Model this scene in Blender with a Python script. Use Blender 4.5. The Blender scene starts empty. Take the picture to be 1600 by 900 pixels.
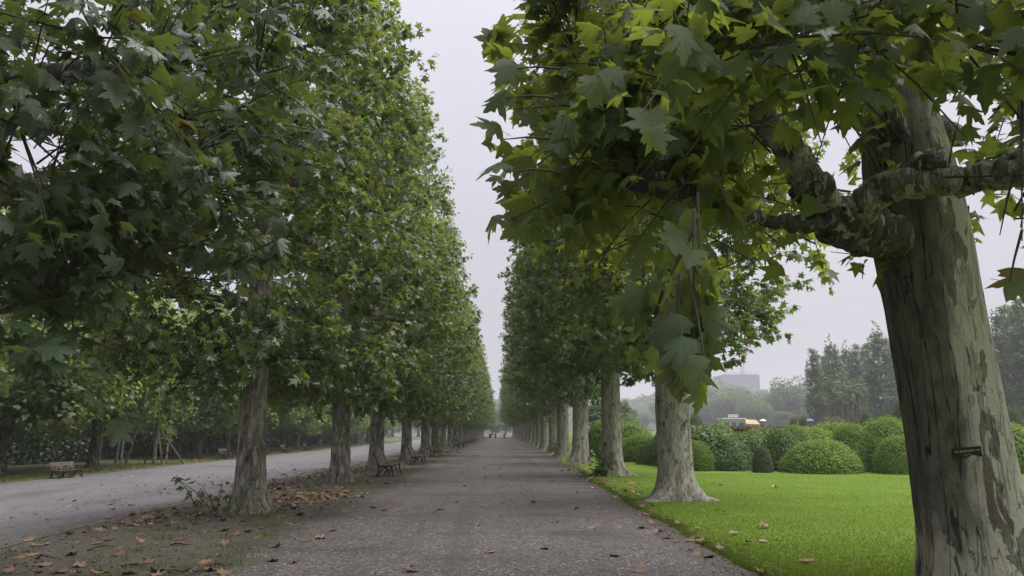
import bpy, math, random
import numpy as np
from mathutils import Vector, Matrix, Euler

R = math.radians
rng = np.random.default_rng(7)
random.seed(7)
scene = bpy.context.scene
COL = scene.collection

# ------------------------------------------------------------------ camera
EYE = 1.65
FPX = 1180.0                       # focal length in photo pixels (1600 wide)
PITCH, YAW = 10.75, 0.92
cam_data = bpy.data.cameras.new('camera')
cam = bpy.data.objects.new('camera', cam_data)
COL.objects.link(cam)
cam.location = (0, 0, EYE)
cam.rotation_euler = (R(90 + PITCH), 0, -R(YAW))
cam_data.sensor_width = 36
cam_data.lens = 36 * FPX / 1600
cam_data.clip_end = 6000
cam_data.clip_start = 0.05
scene.camera = cam
CAMR = np.array(Euler(cam.rotation_euler).to_matrix())

# ------------------------------------------------------------------ sky and sun
SUN_EL, SUN_AZ = 64, 85           # azimuth clockwise from +Y (the avenue's direction)
world = bpy.data.worlds.new('World')
scene.world = world
world.use_nodes = True
wn, wl = world.node_tree.nodes, world.node_tree.links
wn.clear()
wo = wn.new('ShaderNodeOutputWorld'); wb = wn.new('ShaderNodeBackground')
sky = wn.new('ShaderNodeTexSky'); sky.sky_type = 'NISHITA'; sky.sun_disc = False
sky.sun_elevation = R(SUN_EL); sky.sun_rotation = R(SUN_AZ); sky.dust_density = 4.0
hs = wn.new('ShaderNodeHueSaturation'); hs.inputs['Saturation'].default_value = 0.2
wl.new(sky.outputs[0], hs.inputs['Color'])
mx = wn.new('ShaderNodeMix'); mx.data_type = 'RGBA'; mx.inputs[0].default_value = 0.85
wl.new(hs.outputs[0], mx.inputs[6]); mx.inputs[7].default_value = (3.05, 3.0, 3.38, 1)   # the flat rain cloud
tc = wn.new('ShaderNodeTexCoord'); nz = wn.new('ShaderNodeTexNoise')
nz.inputs['Scale'].default_value = 3.0; nz.inputs['Detail'].default_value = 4
wl.new(tc.outputs['Generated'], nz.inputs['Vector'])
mr = wn.new('ShaderNodeMapRange'); mr.inputs[3].default_value = 0.84; mr.inputs[4].default_value = 1.16
wl.new(nz.outputs[0], mr.inputs[0])
ml = wn.new('ShaderNodeVectorMath'); ml.operation = 'SCALE'
sepw = wn.new('ShaderNodeSeparateXYZ'); wl.new(tc.outputs['Generated'], sepw.inputs[0])
mg = wn.new('ShaderNodeMath'); mg.operation = 'MULTIPLY_ADD'; wl.new(sepw.outputs[2], mg.inputs[0]); mg.inputs[1].default_value = 0.75; mg.inputs[2].default_value = 0.73; mg.use_clamp = False
mm = wn.new('ShaderNodeMath'); mm.operation = 'MULTIPLY'; wl.new(mr.outputs[0], mm.inputs[0]); wl.new(mg.outputs[0], mm.inputs[1])
wl.new(mx.outputs[2], ml.inputs[0]); wl.new(mm.outputs[0], ml.inputs['Scale'])
wl.new(ml.outputs[0], wb.inputs['Color']); wb.inputs['Strength'].default_value = 0.060
wl.new(wb.outputs[0], wo.inputs[0])

sun_data = bpy.data.lights.new('sun', 'SUN')
sun_data.energy = 1.5; sun_data.angle = R(70); sun_data.color = (1.0, 0.98, 0.95)
sun = bpy.data.objects.new('sun', sun_data); COL.objects.link(sun)
sd = Vector((math.sin(R(SUN_AZ)) * math.cos(R(SUN_EL)), math.cos(R(SUN_AZ)) * math.cos(R(SUN_EL)), math.sin(R(SUN_EL))))
sun.rotation_euler = sd.to_track_quat('Z', 'Y').to_euler()
sun.location = (0, 0, 60)

vs = scene.view_settings
vs.view_transform = 'Standard'; vs.look = 'None'; vs.gamma = 1.0; vs.use_curve_mapping = False
vs.exposure = 1.95
cy = scene.cycles
cy.max_bounces = 4; cy.diffuse_bounces = 3; cy.glossy_bounces = 1; cy.transmission_bounces = 2
cy.volume_bounces = 0; cy.transparent_max_bounces = 4
cy.caustics_reflective = False; cy.caustics_refractive = False
cy.use_denoising = True
cy.use_adaptive_sampling = True; cy.adaptive_threshold = 0.008

# ------------------------------------------------------------------ helpers
def at(px, py, Y):
    """world point on the plane y = Y that the photo's pixel looks at"""
    d = CAMR @ np.array([(px - 800) / FPX, (450 - py) / FPX, -1.0])
    return np.array([0, 0, EYE]) + d * (Y / d[1])

def project(P):
    q = (np.asarray(P) - np.array([0, 0, EYE])) @ CAMR
    z = np.maximum(-q[..., 2], 1e-3)
    return 800 + FPX * q[..., 0] / z, 450 - FPX * q[..., 1] / z, -q[..., 2]

def sstep(a, b, v):
    t = np.clip((np.asarray(v, float) - a) / (b - a), 0, 1)
    return t * t * (3 - 2 * t)

def zf(x, y):
    """height of the terrain"""
    x = np.asarray(x, float); y = np.asarray(y, float)
    return -0.45 * sstep(6.5, 15, -x) + 1.2 * sstep(45, 95, y) * sstep(6, 13, x)

def mesh_np(name, V, F, mat=None, smooth=False):
    V = np.ascontiguousarray(V, dtype=np.float32); F = np.ascontiguousarray(F, dtype=np.int32)
    me = bpy.data.meshes.new(name)
    n, k = F.shape
    me.vertices.add(len(V)); me.vertices.foreach_set('co', V.ravel())
    me.loops.add(n * k); me.loops.foreach_set('vertex_index', F.ravel())
    me.polygons.add(n)
    me.polygons.foreach_set('loop_start', np.arange(0, n * k, k, dtype=np.int32))
    if smooth:
        me.polygons.foreach_set('use_smooth', np.ones(n, dtype=bool))
    me.update(calc_edges=True)
    if mat is not None:
        me.materials.append(mat)
    return me

class MB:
    """collects quads and triangles (stored as quads or tris separately) for one mesh"""
    def __init__(s): s.V = []; s.F = []; s.n = 0
    def add(s, V, F):
        V = np.asarray(V, float)
        s.V.append(V)
        for f in F: s.F.append(tuple(int(i) + s.n for i in f))
        s.n += len(V); return s
    def box(s, c, size, rot=None):
        h = np.array(size) / 2
        V = np.array([[x, y, z] for z in (-1, 1) for y in (-1, 1) for x in (-1, 1)]) * h
        if rot is not None: V = V @ np.array(rot).T
        return s.add(V + np.array(c), [(0, 2, 3, 1), (4, 5, 7, 6), (0, 1, 5, 4), (2, 6, 7, 3), (0, 4, 6, 2), (1, 3, 7, 5)])
    def tube(s, P, r, k=8, cap=True, wob=0, seed=0):
        V, F = tube(P, r, k, wob, seed); n = len(V)
        F = [tuple(f) for f in F]
        if cap:
            F.append(tuple(range(k - 1, -1, -1))); F.append(tuple(range(n - k, n)))
        return s.add(V, F)
    def mesh(s, name, mat=None, smooth=False):
        me = bpy.data.meshes.new(name)
        me.from_pydata([tuple(v) for v in np.concatenate(s.V)], [], s.F)
        if smooth:
            me.polygons.foreach_set('use_smooth', np.ones(len(me.polygons), dtype=bool))
        if mat is not None: me.materials.append(mat)
        me.update(); return me

def frames(P):
    P = np.asarray(P, float)
    T = np.gradient(P, axis=0); T /= np.linalg.norm(T, axis=1)[:, None] + 1e-9
    up = np.array([0.13, 0.31, 0.94]) if abs(T[0] @ np.array([0, 0, 1.0])) < 0.9 else np.array([1.0, 0.05, 0])
    A = np.cross(T, up); A /= np.linalg.norm(A, axis=1)[:, None] + 1e-9
    B = np.cross(T, A)
    return T, A, B

def tube(P, r, k=8, wob=0.0, seed=0):
    P = np.asarray(P, float); m = len(P)
    r = np.broadcast_to(np.asarray(r, float), (m,))
    T, A, B = frames(P)
    th = np.arange(k) * 2 * math.pi / k
    rr = np.repeat(r[:, None], k, 1)
    if wob:
        g = np.random.default_rng(seed)
        ph = g.uniform(0, 6.28, 4)
        t = np.linspace(0, 1, m)[:, None] * m * 0.9
        rr = rr * (1 + wob * (np.sin(2 * th[None] + ph[0] + t) * 0.5 + np.sin(3 * th[None] + ph[1] - 1.7 * t) * 0.4 + g.normal(0, 0.35, (m, k))))
    V = P[:, None] + rr[..., None] * (np.cos(th)[None, :, None] * A[:, None] + np.sin(th)[None, :, None] * B[:, None])
    i = np.arange(m - 1)[:, None] * k; j = np.arange(k)[None]; j2 = (j + 1) % k
    F = np.stack([i + j, i + j2, i + k + j2, i + k + j], -1).reshape(-1, 4)
    return V.reshape(-1, 3), F

def spline(P, n):
    """Catmull-Rom through points"""
    P = np.asarray(P, float); Q = np.vstack([2 * P[0] - P[1], P, 2 * P[-1] - P[-2]])
    out = []
    for u in np.linspace(0, len(P) - 1, n):
        i = min(int(u), len(P) - 2); t = u - i
        a, b, c, d = Q[i], Q[i + 1], Q[i + 2], Q[i + 3]
        out.append(0.5 * ((2 * b) + (c - a) * t + (2 * a - 5 * b + 4 * c - d) * t * t + (3 * b - a - 3 * c + d) * t ** 3))
    return np.array(out)

def obj(name, me, parent=None, loc=None):
    o = bpy.data.objects.new(name, me); COL.objects.link(o)
    if parent is not None: o.parent = parent
    if loc is not None: o.location = loc
    return o

def tag(o, label=None, cat=None, group=None, kind=None):
    if label: o['label'] = label
    if cat: o['category'] = cat
    if group: o['group'] = group
    if kind: o['kind'] = kind
    return o

def empty(name, loc=(0, 0, 0), rz=0, label=None, cat=None, group=None, scale=1):
    o = bpy.data.objects.new(name, None); COL.objects.link(o)
    o.empty_display_size = 0.2
    o.location = loc; o.rotation_euler = (0, 0, rz)
    o.scale = scale if hasattr(scale, '__len__') else (scale,) * 3
    return tag(o, label, cat, group)

KIDS = {}
def copy_tree(o, parent=None):
    c = o.copy(); COL.objects.link(c)
    if parent is not None: c.parent = parent
    for ch in list(o.children): copy_tree(ch, c)
    return c

ORD = ['first', 'second', 'third', 'fourth', 'fifth', 'sixth', 'seventh', 'eighth', 'ninth', 'tenth', 'eleventh', 'twelfth', 'thirteenth',
       'fourteenth', 'fifteenth', 'sixteenth', 'seventeenth', 'eighteenth', 'nineteenth', 'twentieth', 'twenty-first', 'twenty-second',
       'twenty-third', 'twenty-fourth', 'twenty-fifth', 'twenty-sixth']

# ------------------------------------------------------------------ materials
class NT:
    def __init__(s, name):
        s.m = bpy.data.materials.new(name); s.m.use_nodes = True
        s.n, s.l = s.m.node_tree.nodes, s.m.node_tree.links
        s.n.clear(); s.out = s.n.new('ShaderNodeOutputMaterial')
    def node(s, t, **kw):
        n = s.n.new(t)
        for k, v in kw.items(): setattr(n, k, v)
        return n
    def put(s, sock, v):
        if isinstance(v, bpy.types.NodeSocket): s.l.new(v, sock)
        elif v is not None:
            if hasattr(v, '__len__') and len(v) == 3 and sock.type == 'RGBA': v = (*v, 1)
            sock.default_value = v
    def coord(s, scale=(1, 1, 1), kind='Object', offset=None):
        t = s.node('ShaderNodeTexCoord'); m = s.node('ShaderNodeMapping')
        s.l.new(t.outputs[kind], m.inputs[0]); m.inputs['Scale'].default_value = scale
        if offset is not None: s.put(m.inputs['Location'], offset)
        return m.outputs[0]
    def pos(s, scale=(1, 1, 1)):
        t = s.node('ShaderNodeNewGeometry'); m = s.node('ShaderNodeMapping')
        s.l.new(t.outputs['Position'], m.inputs[0]); m.inputs['Scale'].default_value = scale
        return m.outputs[0]
    def noise(s, vec, scale, detail=4, rough=0.55, dist=0):
        n = s.node('ShaderNodeTexNoise'); s.l.new(vec, n.inputs['Vector'])
        n.inputs['Scale'].default_value = scale; n.inputs['Detail'].default_value = detail
        n.inputs['Roughness'].default_value = rough; n.inputs['Distortion'].default_value = dist
        return n.outputs[0]
    def voro(s, vec, scale, feature='F1', out='Distance', rand=1):
        n = s.node('ShaderNodeTexVoronoi', feature=feature); s.l.new(vec, n.inputs['Vector'])
        n.inputs['Scale'].default_value = scale; n.inputs['Randomness'].default_value = rand
        return n.outputs[out]
    def ramp(s, fac, a, b, lo=0.0, hi=1.0, smooth=True):
        n = s.node('ShaderNodeMapRange'); n.interpolation_type = 'SMOOTHSTEP' if smooth else 'LINEAR'
        s.put(n.inputs[0], fac)
        n.inputs[1].default_value = a; n.inputs[2].default_value = b; n.inputs[3].default_value = lo; n.inputs[4].default_value = hi
        return n.outputs[0]
    def mix(s, fac, a, b, blend='MIX'):
        n = s.node('ShaderNodeMix', data_type='RGBA', blend_type=blend)
        s.put(n.inputs[0], fac); s.put(n.inputs[6], a); s.put(n.inputs[7], b); return n.outputs[2]
    def math(s, op, a, b=None, c=None):
        n = s.node('ShaderNodeMath', operation=op); s.put(n.inputs[0], a)
        if b is not None: s.put(n.inputs[1], b)
        if c is not None: s.put(n.inputs[2], c)
        return n.outputs[0]
    def bump(s, h, dist=0.02, strength=1.0, normal=None):
        n = s.node('ShaderNodeBump'); s.put(n.inputs['Height'], h)
        n.inputs['Distance'].default_value = dist; n.inputs['Strength'].default_value = strength
        if normal is not None: s.l.new(normal, n.inputs['Normal'])
        return n.outputs[0]
    def bsdf(s, col, rough=0.6, spec=0.5, normal=None, metal=0.0):
        p = s.node('ShaderNodeBsdfPrincipled'); s.put(p.inputs['Base Color'], col); s.put(p.inputs['Roughness'], rough)
        s.put(p.inputs['Specular IOR Level'], spec); s.put(p.inputs['Metallic'], metal)
        if normal is not None: s.l.new(normal, p.inputs['Normal'])
        return p.outputs[0]
    def done(s, shader, volume=None):
        if shader is not None: s.l.new(shader, s.out.inputs[0])
        return s.m

def plain(name, col, rough=0.6, spec=0.4, metal=0.0, var=0.15, scale=12):
    t = NT(name); v = t.coord()
    n = t.noise(v, scale, 5)
    c = t.mix(t.ramp(n, 0.3, 0.7), tuple(x * (1 - var) for x in col), tuple(min(1, x * (1 + var)) for x in col))
    return t.done(t.bsdf(c, rough, spec, t.bump(n, 0.004, 0.4), metal))

def leaf_mat(name, c0, c1, c2, tr, rough=0.27, trans=0.40, yellow=0.03, spec=0.5, veins=False):
    """c0..c2 leaf greens picked leaf by leaf, tr the light coming through the blade"""
    t = NT(name)
    g = t.node('ShaderNodeNewGeometry'); oi = t.node('ShaderNodeObjectInfo')
    r = t.math('FRACT', t.math('ADD', g.outputs['Random Per Island'], oi.outputs['Random']))
    p = t.noise(t.coord(), 0.35, 2)                     # whole sprigs differ
    r2 = t.math('FRACT', t.math('MULTIPLY', r, 7.31))
    c = t.mix(t.ramp(r, 0.0, 1.0), c0, c1)
    c = t.mix(t.ramp(p, 0.4, 0.65), c, c2)
    yv = t.ramp(r2, 1 - yellow, 1 - yellow + 0.004)
    c = t.mix(yv, c, (0.17, 0.15, 0.03))
    fine = t.noise(t.coord(), 14, 3)
    c = t.mix(t.math('MULTIPLY', t.ramp(fine, 0.35, 0.75), 0.0 if name == 'grass' else 0.35), c, (0.02, 0.035, 0.012))
    back = t.mix(g.outputs['Backfacing'], c, t.mix(0.4, c, (0.09, 0.12, 0.06)))
    nrm = t.bump(t.noise(t.coord(), 22, 3), 0.012, 0.5)
    if veins:
        at_ = t.node('ShaderNodeAttribute'); at_.attribute_name = 'blade'; sp = t.node('ShaderNodeSeparateXYZ'); t.l.new(at_.outputs['Vector'], sp.inputs[0])
        ang = t.math('ARCTAN2', sp.outputs[0], sp.outputs[1]); rad = t.math('SQRT', t.math('ADD', t.math('MULTIPLY', sp.outputs[0], sp.outputs[0]), t.math('MULTIPLY', sp.outputs[1], sp.outputs[1])))
        fr = t.math('ABSOLUTE', t.math('SUBTRACT', t.math('FRACT', t.math('ADD', t.math('DIVIDE', ang, 0.70), 0.5)), 0.5))
        main = t.ramp(t.math('MULTIPLY', t.math('MULTIPLY', fr, 0.70), rad), 0.006, 0.018, 1, 0)
        sec = t.math('ABSOLUTE', t.math('SUBTRACT', t.math('FRACT', t.math('ADD', t.math('MULTIPLY', rad, 8.0), t.math('MULTIPLY', fr, -5.0))), 0.5))
        vein = t.math('MAXIMUM', main, t.math('MULTIPLY', t.ramp(sec, 0.03, 0.09, 1, 0), 0.45))
        back = t.mix(t.math('MULTIPLY', vein, 0.55), back, (0.12, 0.17, 0.07))
        nrm = t.bump(t.math('ADD', t.math('MULTIPLY', vein, -0.6), t.noise(t.coord(), 22, 3)), 0.012, 0.6)
    sh = t.bsdf(back, t.ramp(r2, 0, 1, rough - 0.1, rough + 0.14), spec, nrm)
    tl = t.node('ShaderNodeBsdfTranslucent')
    t.put(tl.inputs[0], t.mix(yv, t.mix(t.ramp(p, 0.35, 0.7), tr, tuple(x * y for x, y in zip(tr, (1.25, 1.05, 0.9)))), (0.35, 0.25, 0.03)))
    m = t.node('ShaderNodeMixShader'); m.inputs[0].default_value = trans
    t.l.new(sh, m.inputs[1]); t.l.new(tl.outputs[0], m.inputs[2])
    return t.done(m.outputs[0])

def bark_mat(name, pale=0.5, streak=0.3, dark=1.0, near=False):
    t = NT(name)
    oi = t.node('ShaderNodeObjectInfo')
    off = t.node('ShaderNodeCombineXYZ'); t.put(off.inputs[2], t.math('MULTIPLY', oi.outputs['Random'], 40.0)); t.put(off.inputs[0], t.math('MULTIPLY', oi.outputs['Random'], 17.0))
    tcn = t.node('ShaderNodeTexCoord')
    add = t.node('ShaderNodeVectorMath', operation='ADD'); t.l.new(tcn.outputs['Object'], add.inputs[0]); t.l.new(off.outputs[0], add.inputs[1])
    def sc(x, y, z):
        z = z
        m = t.node('ShaderNodeMapping'); t.l.new(add.outputs[0], m.inputs[0]); m.inputs['Scale'].default_value = (x, y, z); return m.outputs[0]
    sepo = t.node('ShaderNodeSeparateXYZ'); t.l.new(tcn.outputs['Object'], sepo.inputs[0])
    v1 = sc(1, 1, 0.33)
    big = t.noise(v1, 4.6 if near else 9.0, 6, 0.6, 0.8)
    mid = t.noise(sc(1, 1, 0.5), 9.0, 6, 0.6, 0.3)
    vor = t.voro(sc(1, 1, 0.4), 7.0)
    fine = t.noise(sc(1, 1, 0.6), 60, 4)
    base = t.mix(t.ramp(mid, 0.35, 0.65), (0.075 * dark, 0.078 * dark, 0.056 * dark), (0.16 * dark, 0.155 * dark, 0.115 * dark))
    base = t.mix(t.ramp(t.noise(sc(1, 1, 0.2), 3.0, 3), 0.5, 0.7), base, (0.10 * dark, 0.085 * dark, 0.065 * dark))
    dn = t.node('ShaderNodeTexNoise'); t.l.new(sc(1, 1, 0.7), dn.inputs['Vector']); dn.inputs['Scale'].default_value = 9; dn.inputs['Detail'].default_value = 3
    dv = t.node('ShaderNodeVectorMath', operation='MULTIPLY_ADD'); t.l.new(dn.outputs['Color'], dv.inputs[0]); dv.inputs[1].default_value = (0.22, 0.22, 0.22); t.l.new(sc(1, 1, 0.42), dv.inputs[2])
    pc = t.voro(dv.outputs[0], 6.0 if near else 8.0, out='Color'); ps = t.node('ShaderNodeSeparateColor'); t.l.new(pc, ps.inputs[0])
    pe_ = t.ramp(t.voro(dv.outputs[0], 6.0 if near else 8.0, 'DISTANCE_TO_EDGE'), 0.0, 0.035, 1, 0)
    plate_ = t.mix(t.ramp(ps.outputs[0], 0.45, 0.47), base, t.mix(fine, (0.13 * dark, 0.125 * dark, 0.095 * dark), (0.20 * dark, 0.19 * dark, 0.15 * dark)))
    plate_ = t.mix(t.ramp(ps.outputs[0], 0.90, 0.91), plate_, (0.07, 0.058, 0.045))
    base = t.mix(0.25 if near else 0.8, base, plate_)
    base = t.mix(t.math('MULTIPLY', pe_, 0.15 if near else 0.4), base, (0.04, 0.035, 0.028))
    m1 = t.ramp(t.math('ADD', big, t.math('MULTIPLY', vor, 0.18)), 0.655 - pale * 0.12, (0.675 if near else 0.70) - pale * 0.12)
    if near:                       # the bark flakes off on one flank only
        flank = t.ramp(t.math('ADD', t.math('SUBTRACT', t.math('MULTIPLY', sepo.outputs[0], 0.85), t.math('MULTIPLY', sepo.outputs[1], 0.53)), t.math('MULTIPLY', t.math('SUBTRACT', t.noise(sc(1, 1, 0.3), 4.0, 4), 0.5), 0.5)), -0.02, 0.08)
        flank = t.math('MAXIMUM', flank, t.math('MULTIPLY', t.ramp(t.math('ADD', sepo.outputs[2], t.math('MULTIPLY', mid, 0.8)), 0.9, 1.6, 1, 0), t.ramp(vor, 0.2, 0.4)))
        m1 = t.math('MULTIPLY', m1, flank)
    base = t.mix(m1, base, t.mix(fine, (0.34, 0.32, 0.255), (0.47, 0.45, 0.37)))
    m2 = t.ramp(t.noise(sc(1.3, 1.3, 0.5), 6.3 if near else 11, 5, 0.55, 0.5), 0.60, 0.63)
    if near: m2 = t.math('MULTIPLY', m2, flank)
    base = t.mix(m2, base, t.mix(mid, (0.22, 0.205, 0.145), (0.32, 0.30, 0.22)))
    m3 = t.ramp(t.noise(sc(1, 1, 0.45), 8.5, 6, 0.65, 1.0), 0.63, 0.66)
    if near: m3 = t.math('MULTIPLY', m3, t.ramp(sepo.outputs[2], 2.2, 3.0))
    base = t.mix(t.math('MULTIPLY', m3, 0.75), base, (0.045, 0.038, 0.03))
    # long dark cracks running up the stem
    cr = t.noise(sc(1, 1, 0.045), 9 if near else 11, 3, 0.5, 0.3)
    crack = t.ramp(t.math('ABSOLUTE', t.math('SUBTRACT', cr, 0.5)), 0.004, 0.016, 1, 0)
    base = t.mix(t.math('MULTIPLY', crack, streak if not near else t.math('MULTIPLY', t.ramp(flank, 0.0, 1.0, 1.0, 0.25), streak)), base, (0.015, 0.013, 0.010))
    # algae on the damp foot
    zz = t.node('ShaderNodeSeparateXYZ'); t.l.new(tcn.outputs['Object'], zz.inputs[0])
    foot = t.ramp(t.math('ADD', zz.outputs[2], t.math('MULTIPLY', mid, 1.2)), 0.3, 1.2, 0.55, 0.0)
    base = t.mix(foot, base, (0.075, 0.07, 0.045))
    h = t.math('ADD', t.math('MULTIPLY', m1, -0.35), t.math('MULTIPLY', m2, -0.3))
    h = t.math('ADD', h, t.math('MULTIPLY', fine, 0.35)); h = t.math('ADD', h, t.math('MULTIPLY', mid, 0.8))
    h = t.math('ADD', h, t.math('MULTIPLY', m3, -0.7)); h = t.math('SUBTRACT', h, t.math('MULTIPLY', crack, 1.2 * streak))
    h = t.math('ADD', h, t.math('MULTIPLY', ps.outputs[1], 0.0 if near else 0.5)); h = t.math('SUBTRACT', h, t.math('MULTIPLY', pe_, 0.1 if near else 0.5))
    return t.done(t.bsdf(base, 0.72, 0.35, t.bump(h, 0.04, 0.9)))

# leaves
M = {}
M['plane_leaf'] = leaf_mat('plane_leaf', (0.030, 0.072, 0.034), (0.062, 0.126, 0.048), (0.086, 0.138, 0.044), (0.27, 0.39, 0.06), trans=0.38, spec=0.8)
M['plane_leaf_shaded'] = leaf_mat('plane_leaf_shaded', (0.020, 0.050, 0.024), (0.040, 0.082, 0.034), (0.052, 0.088, 0.032), (0.22, 0.31, 0.05), trans=0.27, spec=0.7, yellow=0.004, veins=True)  # darker copy of the plane leaf, crown shade put into its colours
M['plane_leaf_lit'] = leaf_mat('plane_leaf_lit', (0.026, 0.058, 0.026), (0.050, 0.096, 0.036), (0.066, 0.106, 0.034), (0.38, 0.48, 0.06), trans=0.44, spec=0.6, yellow=0.004, veins=True)  # paler copy for the lawn-side crown, backlight put into its colours
M['wood_leaf'] = leaf_mat('wood_leaf', (0.065, 0.130, 0.050), (0.115, 0.200, 0.065), (0.135, 0.205, 0.060), (0.32, 0.45, 0.07), trans=0.45)
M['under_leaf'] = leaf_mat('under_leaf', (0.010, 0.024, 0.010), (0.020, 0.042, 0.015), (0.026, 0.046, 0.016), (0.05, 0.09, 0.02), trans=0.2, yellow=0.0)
M['azalea_leaf'] = leaf_mat('azalea_leaf', (0.120, 0.205, 0.042), (0.190, 0.300, 0.060), (0.220, 0.310, 0.062), (0.30, 0.42, 0.05), trans=0.28, yellow=0.0, rough=0.6, spec=0.2)
M['camellia_leaf'] = leaf_mat('camellia_leaf', (0.080, 0.142, 0.046), (0.130, 0.215, 0.068), (0.158, 0.230, 0.068), (0.20, 0.30, 0.05), trans=0.24, yellow=0.0, rough=0.48, spec=0.35)
M['topiary_leaf'] = leaf_mat('topiary_leaf', (0.070, 0.105, 0.034), (0.110, 0.145, 0.048), (0.120, 0.145, 0.048), (0.12, 0.16, 0.03), trans=0.2, yellow=0.0, rough=0.6)
M['far_leaf'] = leaf_mat('far_leaf', (0.060, 0.110, 0.050), (0.105, 0.165, 0.065), (0.125, 0.175, 0.065), (0.20, 0.28, 0.07), trans=0.25, yellow=0.02, rough=0.6)
M['palm_leaf'] = leaf_mat('palm_leaf', (0.028, 0.060, 0.026), (0.050, 0.090, 0.036), (0.055, 0.090, 0.034), (0.10, 0.16, 0.04), trans=0.2, yellow=0.0, rough=0.5)
M['grass'] = leaf_mat('grass', (0.066, 0.118, 0.014), (0.112, 0.178, 0.024), (0.132, 0.190, 0.030), (0.17, 0.25, 0.025), trans=0.3, yellow=0.0, rough=0.75, spec=0.05)
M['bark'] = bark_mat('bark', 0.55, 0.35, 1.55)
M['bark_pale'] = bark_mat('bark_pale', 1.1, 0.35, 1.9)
M['bark_near'] = bark_mat('bark_near', 1.05, 0.95, 1.0, True)
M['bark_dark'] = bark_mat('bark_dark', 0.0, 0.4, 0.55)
M['twig'] = plain('twig', (0.045, 0.04, 0.028), 0.7)
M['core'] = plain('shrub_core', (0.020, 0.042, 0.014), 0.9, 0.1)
M['iron'] = plain('black_cast_iron', (0.012, 0.012, 0.013), 0.45, 0.5)
M['slat'] = plain('weathered_bench_wood', (0.085, 0.062, 0.048), 0.65, 0.35, var=0.3, scale=20)
M['slat_brown'] = plain('brown_bench_wood', (0.125, 0.095, 0.082), 0.6, 0.4, var=0.25, scale=20)
M['pole'] = plain('peeled_pole', (0.16, 0.12, 0.085), 0.75)
M['black_plate'] = plain('black_plate', (0.008, 0.008, 0.011), 0.35, 0.5, var=0.1)
M['white_print'] = plain('white_print', (0.75, 0.75, 0.75), 0.6, var=0.03)
M['grey_print'] = plain('grey_print', (0.38, 0.38, 0.40), 0.6, var=0.03)

def litter_mat():
    t = NT('dead_leaf'); g = t.node('ShaderNodeNewGeometry'); oi = t.node('ShaderNodeObjectInfo')
    r = t.math('FRACT', t.math('ADD', g.outputs['Random Per Island'], oi.outputs['Random']))
    c = t.mix(t.ramp(r, 0, 0.6), (0.15, 0.078, 0.045), (0.25, 0.130, 0.070))
    c = t.mix(t.ramp(r, 0.6, 1.0), c, (0.32, 0.205, 0.135))
    n = t.noise(t.coord(), 18, 4)
    c = t.mix(t.math('MULTIPLY', t.ramp(n, 0.45, 0.7), 0.35), c, (0.07, 0.038, 0.024))
    return t.done(t.bsdf(c, 0.55, 0.4, t.bump(n, 0.01, 0.5)))
M['dead_leaf'] = litter_mat()

def gravel_mat():
    t = NT('gravel'); v = t.pos()
    st = t.voro(v, 42, out='Color'); sep = t.node('ShaderNodeSeparateColor'); t.l.new(st, sep.inputs[0])
    sd_ = t.voro(v, 42)
    st2 = t.voro(v, 32, out='Color'); sep2 = t.node('ShaderNodeSeparateColor'); t.l.new(st2, sep2.inputs[0])
    c = t.mix(sep.outputs[0], (0.030, 0.024, 0.022), (0.205, 0.168, 0.157))
    c = t.mix(t.ramp(sep.outputs[1], 0.95, 0.96), c, (0.50, 0.48, 0.46))
    c = t.mix(t.ramp(sep2.outputs[1], 0.95, 0.97), c, (0.36, 0.34, 0.33))
    c = t.mix(t.ramp(sep2.outputs[0], 0.0, 1.0, 0.0, 0.35), c, (0.06, 0.055, 0.055))
    b1 = t.noise(v, 0.45, 4); b2 = t.noise(v, 2.2, 5)
    cl = t.noise(v, 15, 5, 0.75)
    c = t.mix(t.ramp(cl, 0.32, 0.52, 0.75, 0.0), c, (0.028, 0.024, 0.023)); c = t.mix(t.ramp(cl, 0.52, 0.72, 0.0, 0.6), c, (0.27, 0.228, 0.212))
    c = t.mix(t.math('MULTIPLY', t.ramp(b1, 0.42, 0.68), 0.45), c, (0.062, 0.055, 0.054))          # finer, darker grit
    c = t.mix(t.math('MULTIPLY', t.ramp(b2, 0.60, 0.75), 0.4), c, (0.10, 0.105, 0.055))        # moss film
    x = t.node('ShaderNodeSeparateXYZ'); t.l.new(t.pos(), x.inputs[0])
    wob = t.math('MULTIPLY', t.math('SUBTRACT', t.noise(v, 0.8, 5), 0.5), 2.6)
    ex = t.math('ADD', x.outputs[0], wob)
    e1 = t.ramp(ex, -3.9, -2.9, 1, 0); e2 = t.ramp(ex, 2.3, 3.2, 0, 0.9)
    earth = t.mix(t.noise(v, 9, 6), (0.040, 0.033, 0.023), (0.095, 0.080, 0.060))
    c = t.mix(t.math('MAXIMUM', e1, e2), c, earth)
    tr_ = t.noise(t.pos((1.3, 0.035, 1)), 1.0, 4); c = t.mix(t.ramp(tr_, 0.52, 0.68, 0.0, 0.4), c, (0.050, 0.042, 0.039)); c = t.mix(t.ramp(tr_, 0.30, 0.44, 0.35, 0.0), c, (0.20, 0.175, 0.165))
    wet = t.noise(t.pos((0.25, 1.0, 1.0)), 0.6, 4)
    rough = t.ramp(wet, 0.55, 0.66, 0.62, 0.26)
    c = t.mix(t.math('MULTIPLY', t.ramp(wet, 0.50, 0.64), 0.14), c, (0.045, 0.039, 0.038))
    h = t.math('ADD', t.math('MULTIPLY', sd_, -1.0), t.math('MULTIPLY', b2, 1.2))
    return t.done(t.bsdf(c, rough, 0.45, t.bump(h, 0.022, 1.0)))
M['gravel'] = gravel_mat()

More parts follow.
